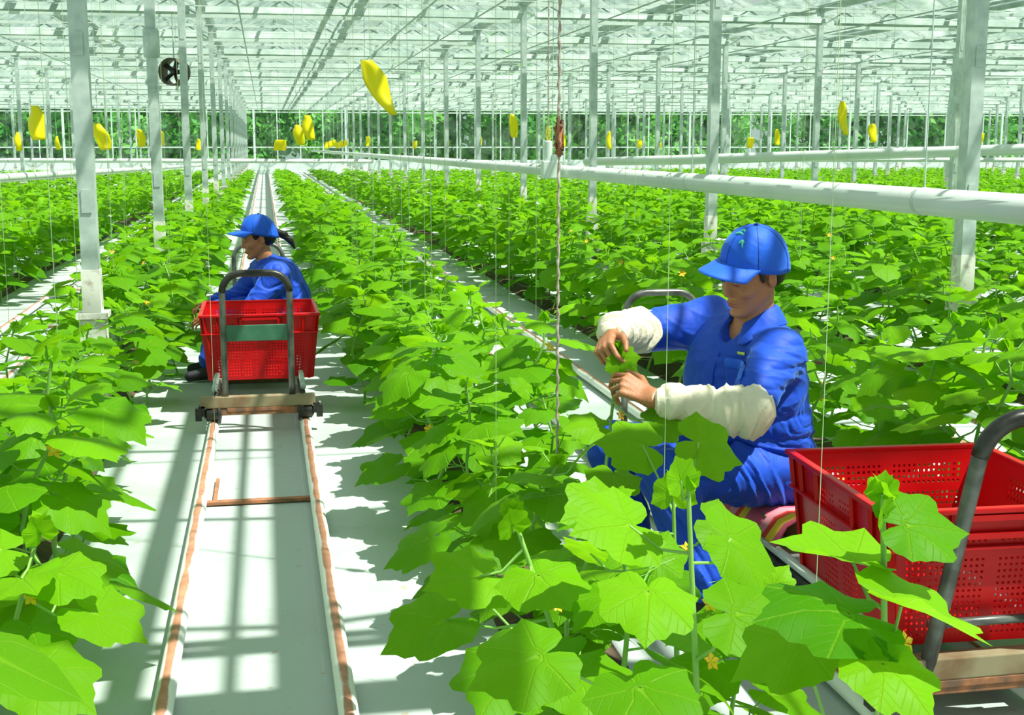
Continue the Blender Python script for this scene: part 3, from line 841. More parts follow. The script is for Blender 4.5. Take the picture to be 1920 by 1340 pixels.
# leaves in front of the near crate, read off the photograph at their own depths
h = custom_plant('young cucumber plant with big spreading leaves before the empty red crate', (.86, 1.66, .01), at(1655, 925, 1.64),
    [(.93, at(1700, 985, 1.62), (.95, -.1, -.05), (-.1, -.55, .85), .098, .28, .25, .05),
     (.97, at(1655, 965, 1.60), (-.3, -.5, .75), (.2, -.8, .4), .035, .8, .1, .2),
     (.80, at(1600, 1055, 1.68), (-.9, .35, .20), (-.1, .05, .95), .125, .95, .15, .35),
     (.62, at(1590, 1150, 1.60), (-.95, -.12, .14), (-.02, -.22, .97), .150, .05, .25, -.02),
     (.66, at(1690, 1135, 1.55), (.9, -.2, -.32), (.1, .05, .95), .14, .80, .2, .3),
     (.45, at(1655, 1245, 1.50), (.35, -.75, -.35), (.1, -.45, .85), .10, .75, .3, 0),
     (.35, at(1500, 1200, 1.72), (-.8, .1, -.3), (-.2, -.3, .9), .12, .5, .35, 0)], 3, (.02, 0))
custom_plant('broad-leaved cucumber plant at the foot of the view, beside the one before the crate', (.72, 1.95, .01), at(1290, 905, 2.0),
    [(.97, at(1275, 900, 1.98), (-.3, -.2, .95), (.3, -.9, .2), .05, .95, .1, .2),
     (.85, at(1180, 985, 2.05), (-.75, -.35, .1), (-.1, -.65, .75), .125, .9, .2, 0),
     (.83, at(1370, 1010, 2.05), (.7, .0, -.35), (.2, -.6, .8), .12, .7, .35, 0),
     (.70, at(1215, 1110, 1.85), (-.2, -.65, -.2), (0, -.5, .85), .115, .85, .3, 0),
     (.62, at(1380, 1150, 1.9), (.8, -.2, -.1), (.1, -.5, .85), .125, .5, .3, 0),
     (.50, at(1200, 1290, 1.75), (.2, -.8, -.2), (0, -.5, .9), .13, .3, .3, 0),
     (.50, at(1010, 1230, 1.85), (-.8, -.2, -.15), (-.15, -.4, .9), .125, .5, .3, 0)], 5)
custom_plant('cucumber plant in the central bed with broad leaves overhanging the white film', (.66, 2.20, .01), at(960, 960, 2.3),
    [(.98, at(960, 985, 2.28), (-.2, -.4, .8), (.1, -.9, .3), .05, 1.0, .1, .3),
     (.90, at(900, 1080, 2.30), (-.75, -.3, .05), (-.1, -.5, .85), .12, .85, .25, .05),
     (.85, at(1010, 1080, 2.2), (.2, -.7, -.1), (0, -.5, .85), .12, .8, .3, 0),
     (.70, at(830, 1165, 2.35), (-.9, -.25, -.2), (-.25, -.35, .9), .135, .5, .25, .1),
     (.55, at(960, 1250, 2.10), (-.5, -.7, -.2), (-.1, -.4, .9), .14, .4, .3, 0),
     (.40, at(800, 1010, 2.75), (-.8, .1, -.35), (-.3, -.2, .9), .12, .35, .35, 0),
     (.50, at(1090, 1270, 2.05), (.6, -.6, -.2), (.1, -.4, .9), .13, .6, .3, 0)], 11)
custom_plant('cucumber plant whose long leaf tip points across the white film to the track', (-.66, 2.72, .01), at(75, 985, 2.65),
    [(.99, at(75, 1000, 2.63), (-.2, -.4, .8), (.1, -.9, .3), .05, 1.0, .1, .3),
     (.95, at(40, 1085, 2.60), (.3, -.75, .1), (.0, -.6, .8), .12, .9, .25, .05),
     (.90, at(110, 1075, 2.65), (.75, -.5, -.1), (.2, -.45, .85), .115, .85, .3, 0),
     (.75, at(175, 1150, 2.60), (.85, -.35, -.3), (.3, -.3, .9), .13, .75, .25, .12),
     (.80, at(0, 1030, 2.7), (-.7, -.3, .1), (-.1, -.4, .9), .12, .8, .3, 0),
     (.50, at(150, 1040, 2.9), (.9, .1, -.3), (.3, -.2, .9), .12, .4, .35, 0),
     (.40, at(70, 1260, 2.35), (.7, -.45, -.25), (.2, -.4, .9), .14, .6, .3, 0),
     (.35, at(60, 1180, 2.6), (.3, -.8, -.2), (.1, -.4, .9), .12, .25, .3, 0)], 13)
custom_plant('tall cucumber shoot the man is pruning between both hands', (.93, 3.60, .01), at(1160, 655, 3.60),
    [(.99, at(1165, 672, 3.58), (.7, -.3, .1), (0, -.8, .5), .060, .95, .2, 0),
     (.985, at(1160, 680, 3.56), (-.3, -.3, -.9), (-.2, -.9, .2), .055, .8, .2, 0),
     (.97, at(1180, 690, 3.55), (.2, -.2, -.8), (.3, -.9, .3), .045, .7, .2, 0),
     (.80, at(1230, 790, 3.40), (.7, -.3, .0), (.1, -.6, .8), .11, .6, .3, 0),
     (.75, at(1120, 800, 3.5), (-.8, -.2, .1), (-.1, -.5, .9), .11, .85, .3, 0),
     (.62, at(1150, 890, 3.4), (-.2, -.8, -.2), (0, -.6, .8), .12, .7, .3, 0),
     (.45, at(1050, 900, 3.5), (-.9, .0, -.2), (0, -.4, .9), .12, .3, .3, 0)], 7, (.0, 0))
custom_plant('cucumber plant under the man\'s near sleeve with a folded pale young leaf on top', (.92, 2.72, .01), at(1262, 905, 2.75),
    [(.99, at(1262, 925, 2.72), (-.05, -.2, .9), (-.2, -.9, .1), .075, 1.0, .1, .5),
     (.90, at(1310, 830, 2.90), (.7, -.1, -.25), (.1, -.7, .7), .13, .9, .3, 0),
     (.88, at(1205, 835, 2.95), (-.8, .1, .15), (-.2, -.6, .8), .12, .8, .3, 0),
     (.80, at(1140, 960, 2.65), (-.65, -.35, .05), (-.1, -.75, .65), .135, .85, .2, 0),
     (.75, at(1345, 985, 2.7), (.7, -.2, -.4), (.2, -.6, .8), .12, .6, .3, 0),
     (.5, at(1230, 1080, 2.55), (0, -.8, -.2), (0, -.4, .9), .13, .3, .3, 0)], 9)

# ------------------------------------------------------------------ strings, rope, yellow cards
o = None
m = MB(); n = 190; z0, z1 = .34, roof_z(.845); xr, yr = .845, 3.70
pts = [(xr + .002 * math.sin(i * 1.9), yr + .002 * math.cos(i * 1.9), z0 + (z1 - z0) * i / n) for i in range(n + 1)]
t = thing('beaded_rope', 'knotted beaded rope hanging from the roof down past the wide pipe joint', 'rope', (xr, yr, 0))
m.tube([(p[0] - xr, p[1] - yr, p[2]) for p in pts], [.0030 if i % 2 else .0055 for i in range(n + 1)], 7); obj('rope', m, 'twine', t, smooth=True)
m = MB()
kp = at(1036, 250, 3.70); rk = random.Random(2)
for i in range(9): m.tube([(rk.uniform(-.012, .012), rk.uniform(-.01, .01), kp.z + rk.uniform(-.07, .05)) for _ in range(5)], .005, 6)
obj('knot', m, 'rust', t, smooth=True)
m = MB(); m.lathe((0, 0, .325), [(.004, -.012), (.014, -.006), (.014, .008), (.004, .02)], 'Z', 10); obj('weight', m, 'twine', t)
bp_ = at(1032, 318, 10.6 )
t = thing('pipe_bracket', 'white knobbly joint bracket on the wide pipe where the beaded rope passes', 'bracket', bp_)
m = MB(); m.box((0, 0, 0), (.15, .10, .15)); m.box((.05, 0, .09), (.10, .07, .07)); m.tube([(-.02, 0, .05), (-.02, 0, .24)], .035, 10); obj('clamp', m, 'white_metal', t, bevel=.02)
m = MB(); m.tube([(-.02, 0, .24), (-.02, 0, roof_z(bp_.x) - bp_.z)], .006, 6); obj('hanger', m, 'twine', t)

sk = [(1527, 842, 1180, 2.2, 'over the front corner of the empty red crate'), (930, 700, 940, 3.0, 'between the beaded rope and the woman\'s crate'), (1245, 560, 900, 3.1, 'across the dark chest of the man\'s jacket'),
      (703, 180, 560, 9.0, 'under the biggest yellow card'), (405, 640, 860, 4.4, 'before the woman\'s crate, on the side she faces'), (1190, 300, 420, 6.5, 'just beside the beaded rope, crossing the wide pipe'), (1500, 240, 480, 9.0, 'over the beds past the man\'s cap'), (1560, 250, 470, 10.0, 'below a yellow card past the man\'s cap')]
for px, pa, pb, Y, w_ in sk:
    a = at(px, pb, Y); m = MB(); m.tube([(0, 0, 0), (0.003, 0, (roof_z(a.x) - a.z) * .5), (0, 0, roof_z(a.x) - a.z)], .0006 + .0001 * Y, 4, False)
    o = obj('support_string', m, 'string', smooth=True); o.location = a; tag(o, 'thin pale plant string hanging ' + w_, 'string')
# thin strings over individual plants
SM = MB(); SM.tube([(0, 0, 0), (0, 0, 3.34 - .6)], .0013, 3, False); sme = SM.mesh('support_string', MT['string'])
rs = random.Random(4); cnt = 0
for c in ind:
    if 4.5 < c[0] < 12 and rs.random() < .30 and cnt < 40:
        o = link('support_string', sme); o.location = (c[1], c[2], .6); cnt += 1
        tag(o, 'faint vertical plant string rising from the leaves to the roof wires', 'string', 'faint plant strings over the middle beds')

def card_mesh(w_, h_, curl, taper, twist, seed):
    rr = random.Random(seed); m = MB(); nu, nv = 6, 10; vs = []
    for j in range(nv + 1):
        v = j / nv; ww = w_ * (1 - taper * v * v * .75) * (.45 + .55 * min(1, (1 - v) * 0 + v * 3.2)) if taper > 0 else w_
        a = twist * (v - .5)
        for i in range(nu + 1):
            u = i / nu - .5; x = u * ww; y = curl * (u * u * 4 - .5) * w_ * .5 + .03 * math.sin(v * 4 + seed); z = -h_ * v
            vs.append((x * math.cos(a) - y * math.sin(a) + taper * .12 * v, x * math.sin(a) + y * math.cos(a), z))
    m.add(vs, [(j * (nu + 1) + i, j * (nu + 1) + i + 1, (j + 1) * (nu + 1) + i + 1, (j + 1) * (nu + 1) + i) for j in range(nv) for i in range(nu)])
    return m
cards = [(684, 113, 46, 104, 'largest yellow sticky card, long and curled, hanging high over the central beds', 1.0),
 (57, 198, 38, 66, 'broad diamond-hung yellow card at the edge of view past the thick pale post', .5), (30, 248, 14, 36, 'narrow yellow card tucked beside the broad diamond-hung one', .3),
 (106, 255, 10, 26, 'tiny yellow card between the diamond-hung one and the thick pale post', .2), (183, 232, 34, 50, 'crumpled yellow card just past the thick pale post', .6),
 (261, 242, 18, 34, 'yellow card between the thick pale post and the clamped post', .3), (303, 246, 6, 28, 'yellow card seen edge-on beside the clamped post', .2),
 (370, 260, 10, 22, 'little yellow card just beyond the third slim post', .2), (571, 216, 24, 46, 'upper card of the yellow pair near the far end of the woman\'s track', .6),
 (556, 234, 22, 38, 'lower card of the yellow pair near the far end of the woman\'s track', .5), (525, 262, 24, 20, 'sideways yellow card just under the yellow pair', .0),
 (961, 214, 16, 42, 'bright yellow card beside the slim posts short of the beaded rope', .3), (1027, 236, 9, 28, 'dark-edged yellow card right next to the beaded rope', .2),
 (1055, 250, 9, 24, 'small yellow card just past the beaded rope', .2), (1140, 246, 9, 32, 'upright yellow card alone between the beaded rope and the man\'s cap', .2),
 (1200, 262, 10, 14, 'tiny yellow card low by the upright one', .0), (1234, 268, 12, 10, 'flat tiny yellow card short of the post above the man\'s cap', .0),
 (1408, 258, 12, 18, 'tiny yellow card over the man\'s cap', .0), (1457, 242, 10, 28, 'small slim yellow card past the post above the man\'s cap', .2),
 (1579, 190, 17, 58, 'tall slim yellow card high between the cap and the thick post', .4), (1636, 232, 17, 32, 'leaning yellow card near the double posts', .3),
 (1835, 250, 18, 17, 'squat yellow card beyond the thick post, by the picture edge', .0), (778, 264, 8, 14, 'tiny yellow card, first of the little ones under the biggest card', .0),
 (838, 264, 8, 14, 'tiny yellow card, between the slim posts under the roof', .0), (690, 256, 7, 18, 'tiny yellow card directly below the biggest card', .0),
 (900, 258, 7, 14, 'tiny yellow card beside the fourth slim post', .0)]
for i in range(6): cards.append((612 + i * 7, 266 - (i % 3) * 2, 7, 12, 'one of the row of tiny yellow cards glinting far past the yellow pair', .0))
for i, (px, py, cw, ch, lab, tp) in enumerate(cards):
    Yc = min(62, max(6.8, .30 * 2400 / ch * .985)) if i < 30 else 55
    p = at(px, py, Yc); sc_ = (at(px + 100, py, Yc) - p).length / 100
    m = card_mesh(cw * sc_ * (1.05 if tp > .4 else 1.0), ch * sc_, .5, tp, .9, i)
    o = obj('sticky_card', m, 'card', smooth=True); o.location = p; o.rotation_euler.z = -YAW + random.Random(i).uniform(-.25, .25)
    if i == 0: o.rotation_euler.y = -.08
    s_ = o.modifiers.new('thickness', 'SOLIDIFY'); s_.thickness = .002
    tag(o, lab, 'sticky card', 'yellow sticky cards' if i < 26 else 'row of tiny distant yellow cards')
    wv = MB(); wv.tube([(0, 0, 0), (0, 0, roof_z(p.x) - p.z - .04)], .0015 + .0001 * Yc, 3, False); wi = obj('wire', wv, 'galv', o)
    if i == 0: wi.rotation_euler.y = .08

# ------------------------------------------------------------------ people: smooth-union bodies meshed by surface nets
class SDF:
    """distance grid filled from tapered limbs and ellipsoids, joined smoothly"""
    def __init__(s, lo, hi, h):
        s.lo = np.array(lo, np.float32); s.h = h; s.n = np.ceil((np.array(hi) - np.array(lo)) / h).astype(int) + 1
        s.g = np.full(s.n, .06, np.float32)
    def _sub(s, a, b):
        i0 = np.clip(np.floor((a - s.lo) / s.h).astype(int), 0, s.n - 1); i1 = np.clip(np.ceil((b - s.lo) / s.h).astype(int) + 1, 1, s.n)
        if (i1 <= i0).any(): return None
        ax = [s.lo[k] + s.h * np.arange(i0[k], i1[k], dtype=np.float32) for k in range(3)]
        X, Y, Z = np.meshgrid(*ax, indexing='ij'); return (slice(i0[0], i1[0]), slice(i0[1], i1[1]), slice(i0[2], i1[2])), X, Y, Z
    def _mix(s, sl, d, k, sub):
        g = s.g[sl]
        if sub:
            d = -d; hh = np.clip(.5 + .5 * (d - g) / k, 0, 1); s.g[sl] = g * (1 - hh) + d * hh + k * hh * (1 - hh)
        else:
            hh = np.clip(.5 + .5 * (d - g) / k, 0, 1); s.g[sl] = d * (1 - hh) + g * hh - k * hh * (1 - hh)
    def limb(s, a, b, ra, rb, k=.015, sub=False):
        a = np.array(a, np.float32); b = np.array(b, np.float32); R = max(ra, rb) + .06
        q = s._sub(np.minimum(a, b) - R, np.maximum(a, b) + R)
        if q is None: return
        sl, X, Y, Z = q; ab = b - a; L = max(float(ab @ ab), 1e-9)
        t = np.clip(((X - a[0]) * ab[0] + (Y - a[1]) * ab[1] + (Z - a[2]) * ab[2]) / L, 0, 1)
        d = np.sqrt((X - a[0] - t * ab[0]) ** 2 + (Y - a[1] - t * ab[1]) ** 2 + (Z - a[2] - t * ab[2]) ** 2) - (ra + (rb - ra) * t)
        s._mix(sl, d, k, sub)
    def ell(s, c, r, R=None, k=.015, sub=False, flat=None):
        """ellipsoid; R columns = local axes; flat=(axis value range) cuts below a local z"""
        c = np.array(c, np.float32); r = np.array(r, np.float32); R = np.eye(3) if R is None else np.array(R)
        q = s._sub(c - r.max() - .06, c + r.max() + .06)
        if q is None: return
        sl, X, Y, Z = q; X = X - c[0]; Y = Y - c[1]; Z = Z - c[2]
        P = [X * R[0, j] + Y * R[1, j] + Z * R[2, j] for j in range(3)]
        k0 = np.sqrt(sum((P[j] / r[j]) ** 2 for j in range(3))) + 1e-6; k1 = np.sqrt(sum((P[j] / r[j] ** 2) ** 2 for j in range(3))) + 1e-6
        d = k0 * (k0 - 1) / k1
        if flat is not None: d = np.maximum(d, flat - P[2])
        s._mix(sl, d.astype(np.float32), k, sub)
    def cut(s, p, n):
        """remove everything on the side n points to"""
        ax = [s.lo[k] + s.h * np.arange(s.n[k], dtype=np.float32) for k in range(3)]
        X, Y, Z = np.meshgrid(*ax, indexing='ij'); s.g = np.maximum(s.g, (X - p[0]) * n[0] + (Y - p[1]) * n[1] + (Z - p[2]) * n[2])
    def mesh(s, name, mat, fold=None, amp=.005, smooth=1):
        g = s.g; n = g.shape; neg = g < 0
        cs = [(a, b, c) for a in (0, 1) for b in (0, 1) for c in (0, 1)]
        sh = tuple(x - 1 for x in n); cnt = np.zeros(sh, np.int8)
        for a, b, c in cs: cnt += neg[a:a + sh[0], b:b + sh[1], c:c + sh[2]]
        I = np.argwhere((cnt > 0) & (cnt < 8)); idx = np.full(sh, -1, np.int64); idx[tuple(I.T)] = np.arange(len(I))
        acc = np.zeros((len(I), 3)); w_ = np.zeros(len(I))
        for i, p in enumerate(cs):
            for q in cs[i + 1:]:
                if sum(abs(p[k] - q[k]) for k in range(3)) != 1: continue
                g0 = g[I[:, 0] + p[0], I[:, 1] + p[1], I[:, 2] + p[2]]; g1 = g[I[:, 0] + q[0], I[:, 1] + q[1], I[:, 2] + q[2]]
                mk = (g0 < 0) != (g1 < 0); t = np.where(mk, g0 / np.where(mk, g0 - g1, 1), 0)
                for k in range(3): acc[:, k] += mk * (p[k] + t * (q[k] - p[k]))
                w_ += mk
        V = (I + acc / w_[:, None]) * s.h + s.lo
        F = []
        for ax in range(3):
            u, v = [(1, 2), (2, 0), (0, 1)][ax]
            sl0 = [slice(None)] * 3; sl1 = [slice(None)] * 3; sl0[ax] = slice(0, n[ax] - 1); sl1[ax] = slice(1, n[ax])
            ch = neg[tuple(sl0)] != neg[tuple(sl1)]; E_ = np.argwhere(ch)
            E_ = E_[(E_[:, u] > 0) & (E_[:, v] > 0) & (E_[:, u] < n[u] - 1) & (E_[:, v] < n[v] - 1)]
            fl = neg[tuple(sl0)][tuple(E_.T)]; q = []
            for du, dv in ((0, 0), (1, 0), (1, 1), (0, 1)):
                c = E_.copy(); c[:, u] -= du; c[:, v] -= dv; q.append(idx[c[:, 0], c[:, 1], c[:, 2]])
            Q = np.stack(q, 1); Q[~fl] = Q[~fl][:, ::-1]; F.append(Q)
        F = np.concatenate(F); F = F[(F >= 0).all(1)]
        for _ in range(smooth):
            A = np.zeros_like(V); C_ = np.zeros(len(V))
            for a in range(4):
                for b in (1, 3):
                    np.add.at(A, F[:, a], V[F[:, (a + b) % 4]]); np.add.at(C_, F[:, a], 1)
            ok = C_ > 0; V[ok] = V[ok] * .5 + .5 * A[ok] / C_[ok][:, None]
        if fold is not None:
            N = np.zeros_like(V); e1 = V[F[:, 2]] - V[F[:, 0]]; e2 = V[F[:, 3]] - V[F[:, 1]]; fn = np.cross(e1, e2)
            for a in range(4): np.add.at(N, F[:, a], fn)
            N /= np.linalg.norm(N, axis=1)[:, None] + 1e-12
            V = V + N * (fold(V) * amp)[:, None]
        me = bpy.data.meshes.new(name); me.vertices.add(len(V)); me.vertices.foreach_set('co', V.astype(np.float32).ravel())
        me.loops.add(F.size); me.polygons.add(len(F)); me.loops.foreach_set('vertex_index', F.ravel().astype(np.int32))
        me.polygons.foreach_set('loop_start', np.arange(0, F.size, 4, dtype=np.int32)); me.polygons.foreach_set('loop_total', np.full(len(F), 4, np.int32))
        me.polygons.foreach_set('use_smooth', np.ones(len(F), bool)); me.materials.append(MT[mat]); me.update(calc_edges=True); me.validate()
        return me
def folds(freq, axis, seed, sharp=1.6):
    """cloth creases running round a limb or across a torso"""
    r_ = np.random.RandomState(seed); ax = np.array(axis, float); ax /= np.linalg.norm(ax)
    def f(V):
        o_ = np.zeros(len(V)); wp = np.sin(V @ r_.normal(0, 9, 3) + 1) + np.sin(V @ r_.normal(0, 14, 3) + 2)
        for k in range(4):
            kv = ax * freq * (1 + .45 * k) + r_.normal(0, freq * .45, 3); w_ = np.sin(V @ kv + wp * 1.3 + k * 1.7)
            o_ += (1 - np.abs(w_)) ** sharp * (1 if k % 2 else -1) / (1 + .5 * k)
        return o_
    return f
def frame(f, up=(0, 0, 1)):
    f = Vector(f).normalized(); l = Vector(up).cross(f).normalized(); u = f.cross(l); return f, l, u     # forward, left, up

def head(S, c, f, l, u, s=1.0, female=False):
    """c = ear-level centre; f, l, u = face forward, left, up"""
    P = lambda x, y, z: np.array(Vector(c) + (f * x + l * y + u * z) * s)
    R = np.array([[f.x, l.x, u.x], [f.y, l.y, u.y], [f.z, l.z, u.z]])
    E = lambda x, y, z, a, b, d, k=.012, **q: S.ell(P(x, y, z), (a * s, b * s, d * s), R, k, **q)
    E(-.012, 0, .045, .093, .075, .078)                         # cranium
    E(.030, 0, -.005, .062, .062, .075, .02)                    # face mass
    E(.040, 0, -.055, .046, .045, .050, .02)                    # jaw
    S.limb(P(-.01, .055, -.035), P(.070, .012, -.098), .016 * s, .013 * s, .02); S.limb(P(-.01, -.055, -.035), P(.070, -.012, -.098), .016 * s, .013 * s, .02)
    E(.082, 0, -.094, .014, .018, .012, .012)                   # chin
    for y in (-1, 1):
        E(.062, y * .040, -.022, .022, .020, .018, .014)        # cheekbone
        E(.091, y * .031, .013, .010, .017, .011, .010, sub=True)   # eye socket
        E(.082, y * .031, .011, .0125, .0155, .0115, .004)      # eyeball under lid
        E(.086, y * .030, .029, .010, .022, .006, .008)         # brow
        E(-.012, y * .077, .0, .016, .008, .029, .006)          # ear
        E(-.006, y * .086, .004, .009, .006, .017, .004, sub=True)
    S.limb(P(.090, 0, .020), P(.103, 0, -.024), .0070 * s, .0105 * s, .012)       # nose
    for y in (-1, 1): E(.097, y * .010, -.029, .008, .0065, .006, .004)
    E(.090, 0, -.055, .010, .022, .006, .006); E(.088, 0, -.066, .010, .019, .006, .006)    # lips
    E(.101, 0, -.0605, .006, .020, .0016, .002, sub=True)
    return P, R
def hand(S, wr, d, n, left, curls, thumb=(.3, .3), s=1.0, spread=.06):
    """wr = wrist, d = towards the knuckles, n = back of the hand; returns finger joints"""
    d = Vector(d).normalized(); n = Vector(n); n = (n - d * n.dot(d)).normalized(); t = d.cross(n) if left else n.cross(d)
    W = Vector(wr); L = ((.044, .026, .021), (.048, .029, .022), (.044, .027, .021), (.035, .020, .018))
    kn = []
    for i in range(4):
        y = (.033 - .021 * i); k = W + d * (.090 - .004 * abs(i - 1) - (.006 if i == 3 else 0)) * s + t * y * s + n * (.003 - .002 * abs(i - 1.3)) * s
        kn.append(k); S.limb(W + t * y * .55 * s, k, .0145 * s, .0105 * s, .010)
    S.limb(W + t * .012 * s - n * .006 * s, W + d * .075 * s - n * .008 * s, .016 * s, .013 * s, .010)
    for i in range(4):
        p = kn[i]; a = 0; dr = (d + t * spread * (1.5 - i)).normalized()
        for j in range(3):
            a += curls[i][j]; dd = dr * math.cos(a) - n * math.sin(a); q = p + dd * L[i][j] * s
            r0 = (.0088, .0078, .0070)[j] * (.88 if i == 3 else 1) * s; S.limb(p, q, r0, r0 * .90, .0028); p = q
    p = W + d * .022 * s + t * .026 * s - n * .004 * s; dr = (d * .62 + t * .72 - n * .30).normalized()
    for j, (Lj, rj) in enumerate(((.044, .0135), (.032, .0105), (.026, .0090))):
        q = p + dr * Lj * s; S.limb(p, q, rj * s, rj * .88 * s, .006 if j == 0 else .003); p = q
        if j < 2: dr = (dr + d * thumb[j] * .9 - t * thumb[j] * .8 - n * thumb[j] * .3).normalized()

def cap(t, c, f, l, u, s, mat, brim_tilt=-.12, emblem=True):
    c = Vector(c); P = lambda x, y, z: c + (f * x + l * y + u * z) * s
    # crown: closed shell profile, sections around the head
    cap_t = MB(); NA, NZ = 40, 12; vs = []
    def crown(a, v):    # a angle, v 0 hem .. 1 top
        e = v * PI / 2; rx, ry, rz = .108, .089, .112
        ru = math.cos(e) ** .80
        x = rx * ru * math.cos(a) - .012; y = ry * ru * math.sin(a); z = .038 + rz * math.sin(e) ** .95
        z += .012 * math.cos(a) * (1 - v) - .012 * (1 - math.cos(a)) * (1 - v)       # lower at the nape
        w_ = .0018 * math.sin(9 * a + 5 * v) * (1 - v) + .0015 * math.sin(5 * a - 7 * v); q = Vector((x, y, z)); 
        return P(x * (1 + w_ * 8), y * (1 + w_ * 8), z)
    for j in range(NZ + 1):
        for i in range(NA): vs.append(crown(2 * PI * i / NA, j / NZ))
    fs = [(j * NA + i, j * NA + (i + 1) % NA, (j + 1) * NA + (i + 1) % NA, (j + 1) * NA + i) for j in range(NZ) for i in range(NA)]
    cap_t.add(vs, fs); o_ = obj('cap', cap_t, mat, t, smooth=True)
    so_ = o_.modifiers.new('thickness', 'SOLIDIFY'); so_.thickness = .003; so_.offset = -1
    b = MB(); vs = []; NU, NV = 20, 7
    for j in range(NV + 1):
        v = j / NV
        for i in range(NU + 1):
            a = (i / NU - .5) * 2.25; rr = 1 + v * .0
            x0, y0 = .106 * math.cos(a) - .012, .088 * math.sin(a)
            ext = .083 * (math.cos(a * .88) ** .55)
            x = x0 + ext * v * (.96 + .04 * math.cos(a)); y = y0 * (1 + .06 * v)
            z = .048 + .010 * math.cos(a) + brim_tilt * ext * v - .020 * (abs(math.sin(a)) ** 2) * (.3 + .7 * v) - .012 * v * v * (1 - math.cos(a))
            vs.append(P(x, y, z))
    b.add(vs, [(j * (NU + 1) + i, j * (NU + 1) + i + 1, (j + 1) * (NU + 1) + i + 1, (j + 1) * (NU + 1) + i) for j in range(NV) for i in range(NU)])
    ob = obj('brim', b, mat, o_, smooth=True); so_ = ob.modifiers.new('thickness', 'SOLIDIFY'); so_.thickness = .0035
    m = MB()
    for k in range(6):
        a0 = k * PI / 3 + .0; m.tube([crown(a0, v / 8) + (crown(a0, v / 8) - P(-.012, 0, .03)).normalized() * .0004 for v in range(9)], .0009, 4, False)
    m.lathe((0, 0, 0), [(.001, 0), (.001, .001)], 'Z', 4); bt = P(-.012, 0, .151); m.tube([bt - u * .002, bt + u * .004], .006, 10)
    obj('seams', m, 'seam', o_)
    if emblem:
        m = MB(); 
        for (a0, v0, a1, v1) in ((-.22, .62, .32, .66), (-.10, .72, .26, .74), (.30, .46, .52, .50), (.34, .54, .50, .40)):
            pts = []
            for i in range(6):
                q = i / 5; p = crown(a0 + (a1 - a0) * q, v0 + (v1 - v0) * q + .05 * math.sin(q * PI)); nn = (p - P(-.012, 0, .03)).normalized(); pts.append(p + nn * .0005)
            m.tube(pts, [.001, .003, .0042, .0042, .003, .001], 6)
        obj('emblem', m, 'mint', o_)
    return o_

# ---- the man on the near trolley
man = thing('person', 'person in blue workwear, blue cap and cream arm sleeves, seated, pruning a shoot by hand', 'person', (1.56, 3.72, .30))
MO = Vector((1.56, 3.72, .30))
def part_local(me, name, parent):
    o_ = link(name, me, parent); o_.matrix_parent_inverse = Matrix.Identity(4); o_.location = (0, 0, 0); return o_
def shift(me, off):
    me.transform(Matrix.Translation(-off)); return me
F_, L_, U_ = frame((-.95, -.31, 0))
hip, waist, chest, neck = Vector((1.54, 3.74, .39)), Vector((1.52, 3.73, .52)), Vector((1.475, 3.72, .69)), Vector((1.462, 3.70, .875))
shL, shR = Vector((1.492, 3.560, .775)), Vector((1.400, 3.90, .820))
elL, wrL = Vector((1.315, 3.37, .635)), Vector((1.065, 3.435, .672))
elR, wrR = Vector((1.155, 3.885, .800)), Vector((1.005, 3.690, .838))
hpL, hpR = Vector((1.49, 3.62, .385)), Vector((1.49, 3.83, .385))
knL, anL = Vector((1.125, 3.50, .440)), Vector((1.20, 3.37, .10))
knR, anR = Vector((1.075, 3.90, .425)), Vector((1.12, 3.84, .10))
HC = Vector((1.437, 3.655, .997)); hf, hl, hu = frame((-.93, -.30, -.30), (.04, -.12, 1))
S = SDF((.86, 3.20, .03), (1.74, 4.10, 1.17), .0036)
hand(S, wrR + Vector((-.01, -.02, -.01)), (-.42, -.80, -.42), (-.75, -.10, .62), False, ((.9, .8, .5), (1.1, .9, .6), (1.15, 1.0, .7), (1.2, 1.0, .7)), (.5, .4), .98)
hand(S, wrL + Vector((-.01, .005, .005)), (-.80, .42, .40), (-.05, -.72, .70), True, ((.6, .7, .5), (.8, .8, .5), (1.0, .9, .6), (1.1, .9, .6)), (.4, .3), .98)
S.limb(wrR, elR, .026, .040, .02); S.limb(elR, shR, .042, .052, .02); S.limb(wrL, elL, .026, .040, .02); S.limb(elL, shL, .042, .052, .02)
RT_ = np.array([[F_.x, L_.x, 0], [F_.y, L_.y, 0], [0, 0, 1]])
S.ell(chest, (.10, .155, .17), RT_, .04); S.ell(waist, (.09, .135, .14), RT_, .04); S.ell(hip, (.11, .16, .10), RT_, .04)
S.limb(shL, shR, .055, .055, .05); S.limb(neck - Vector((0, 0, .04)), HC + (-hf * .02) - Vector((0, 0, .04)), .060, .052, .02)
for a, b, c in ((hpL, knL, anL), (hpR, knR, anR)): S.limb(a, b, .085, .055, .03); S.limb(b, c, .054, .034, .02)
PH, RH = head(S, HC, hf, hl, hu, 1.0)
part_local(shift(S.mesh('body', 'skin', smooth=1), MO), 'body', man)
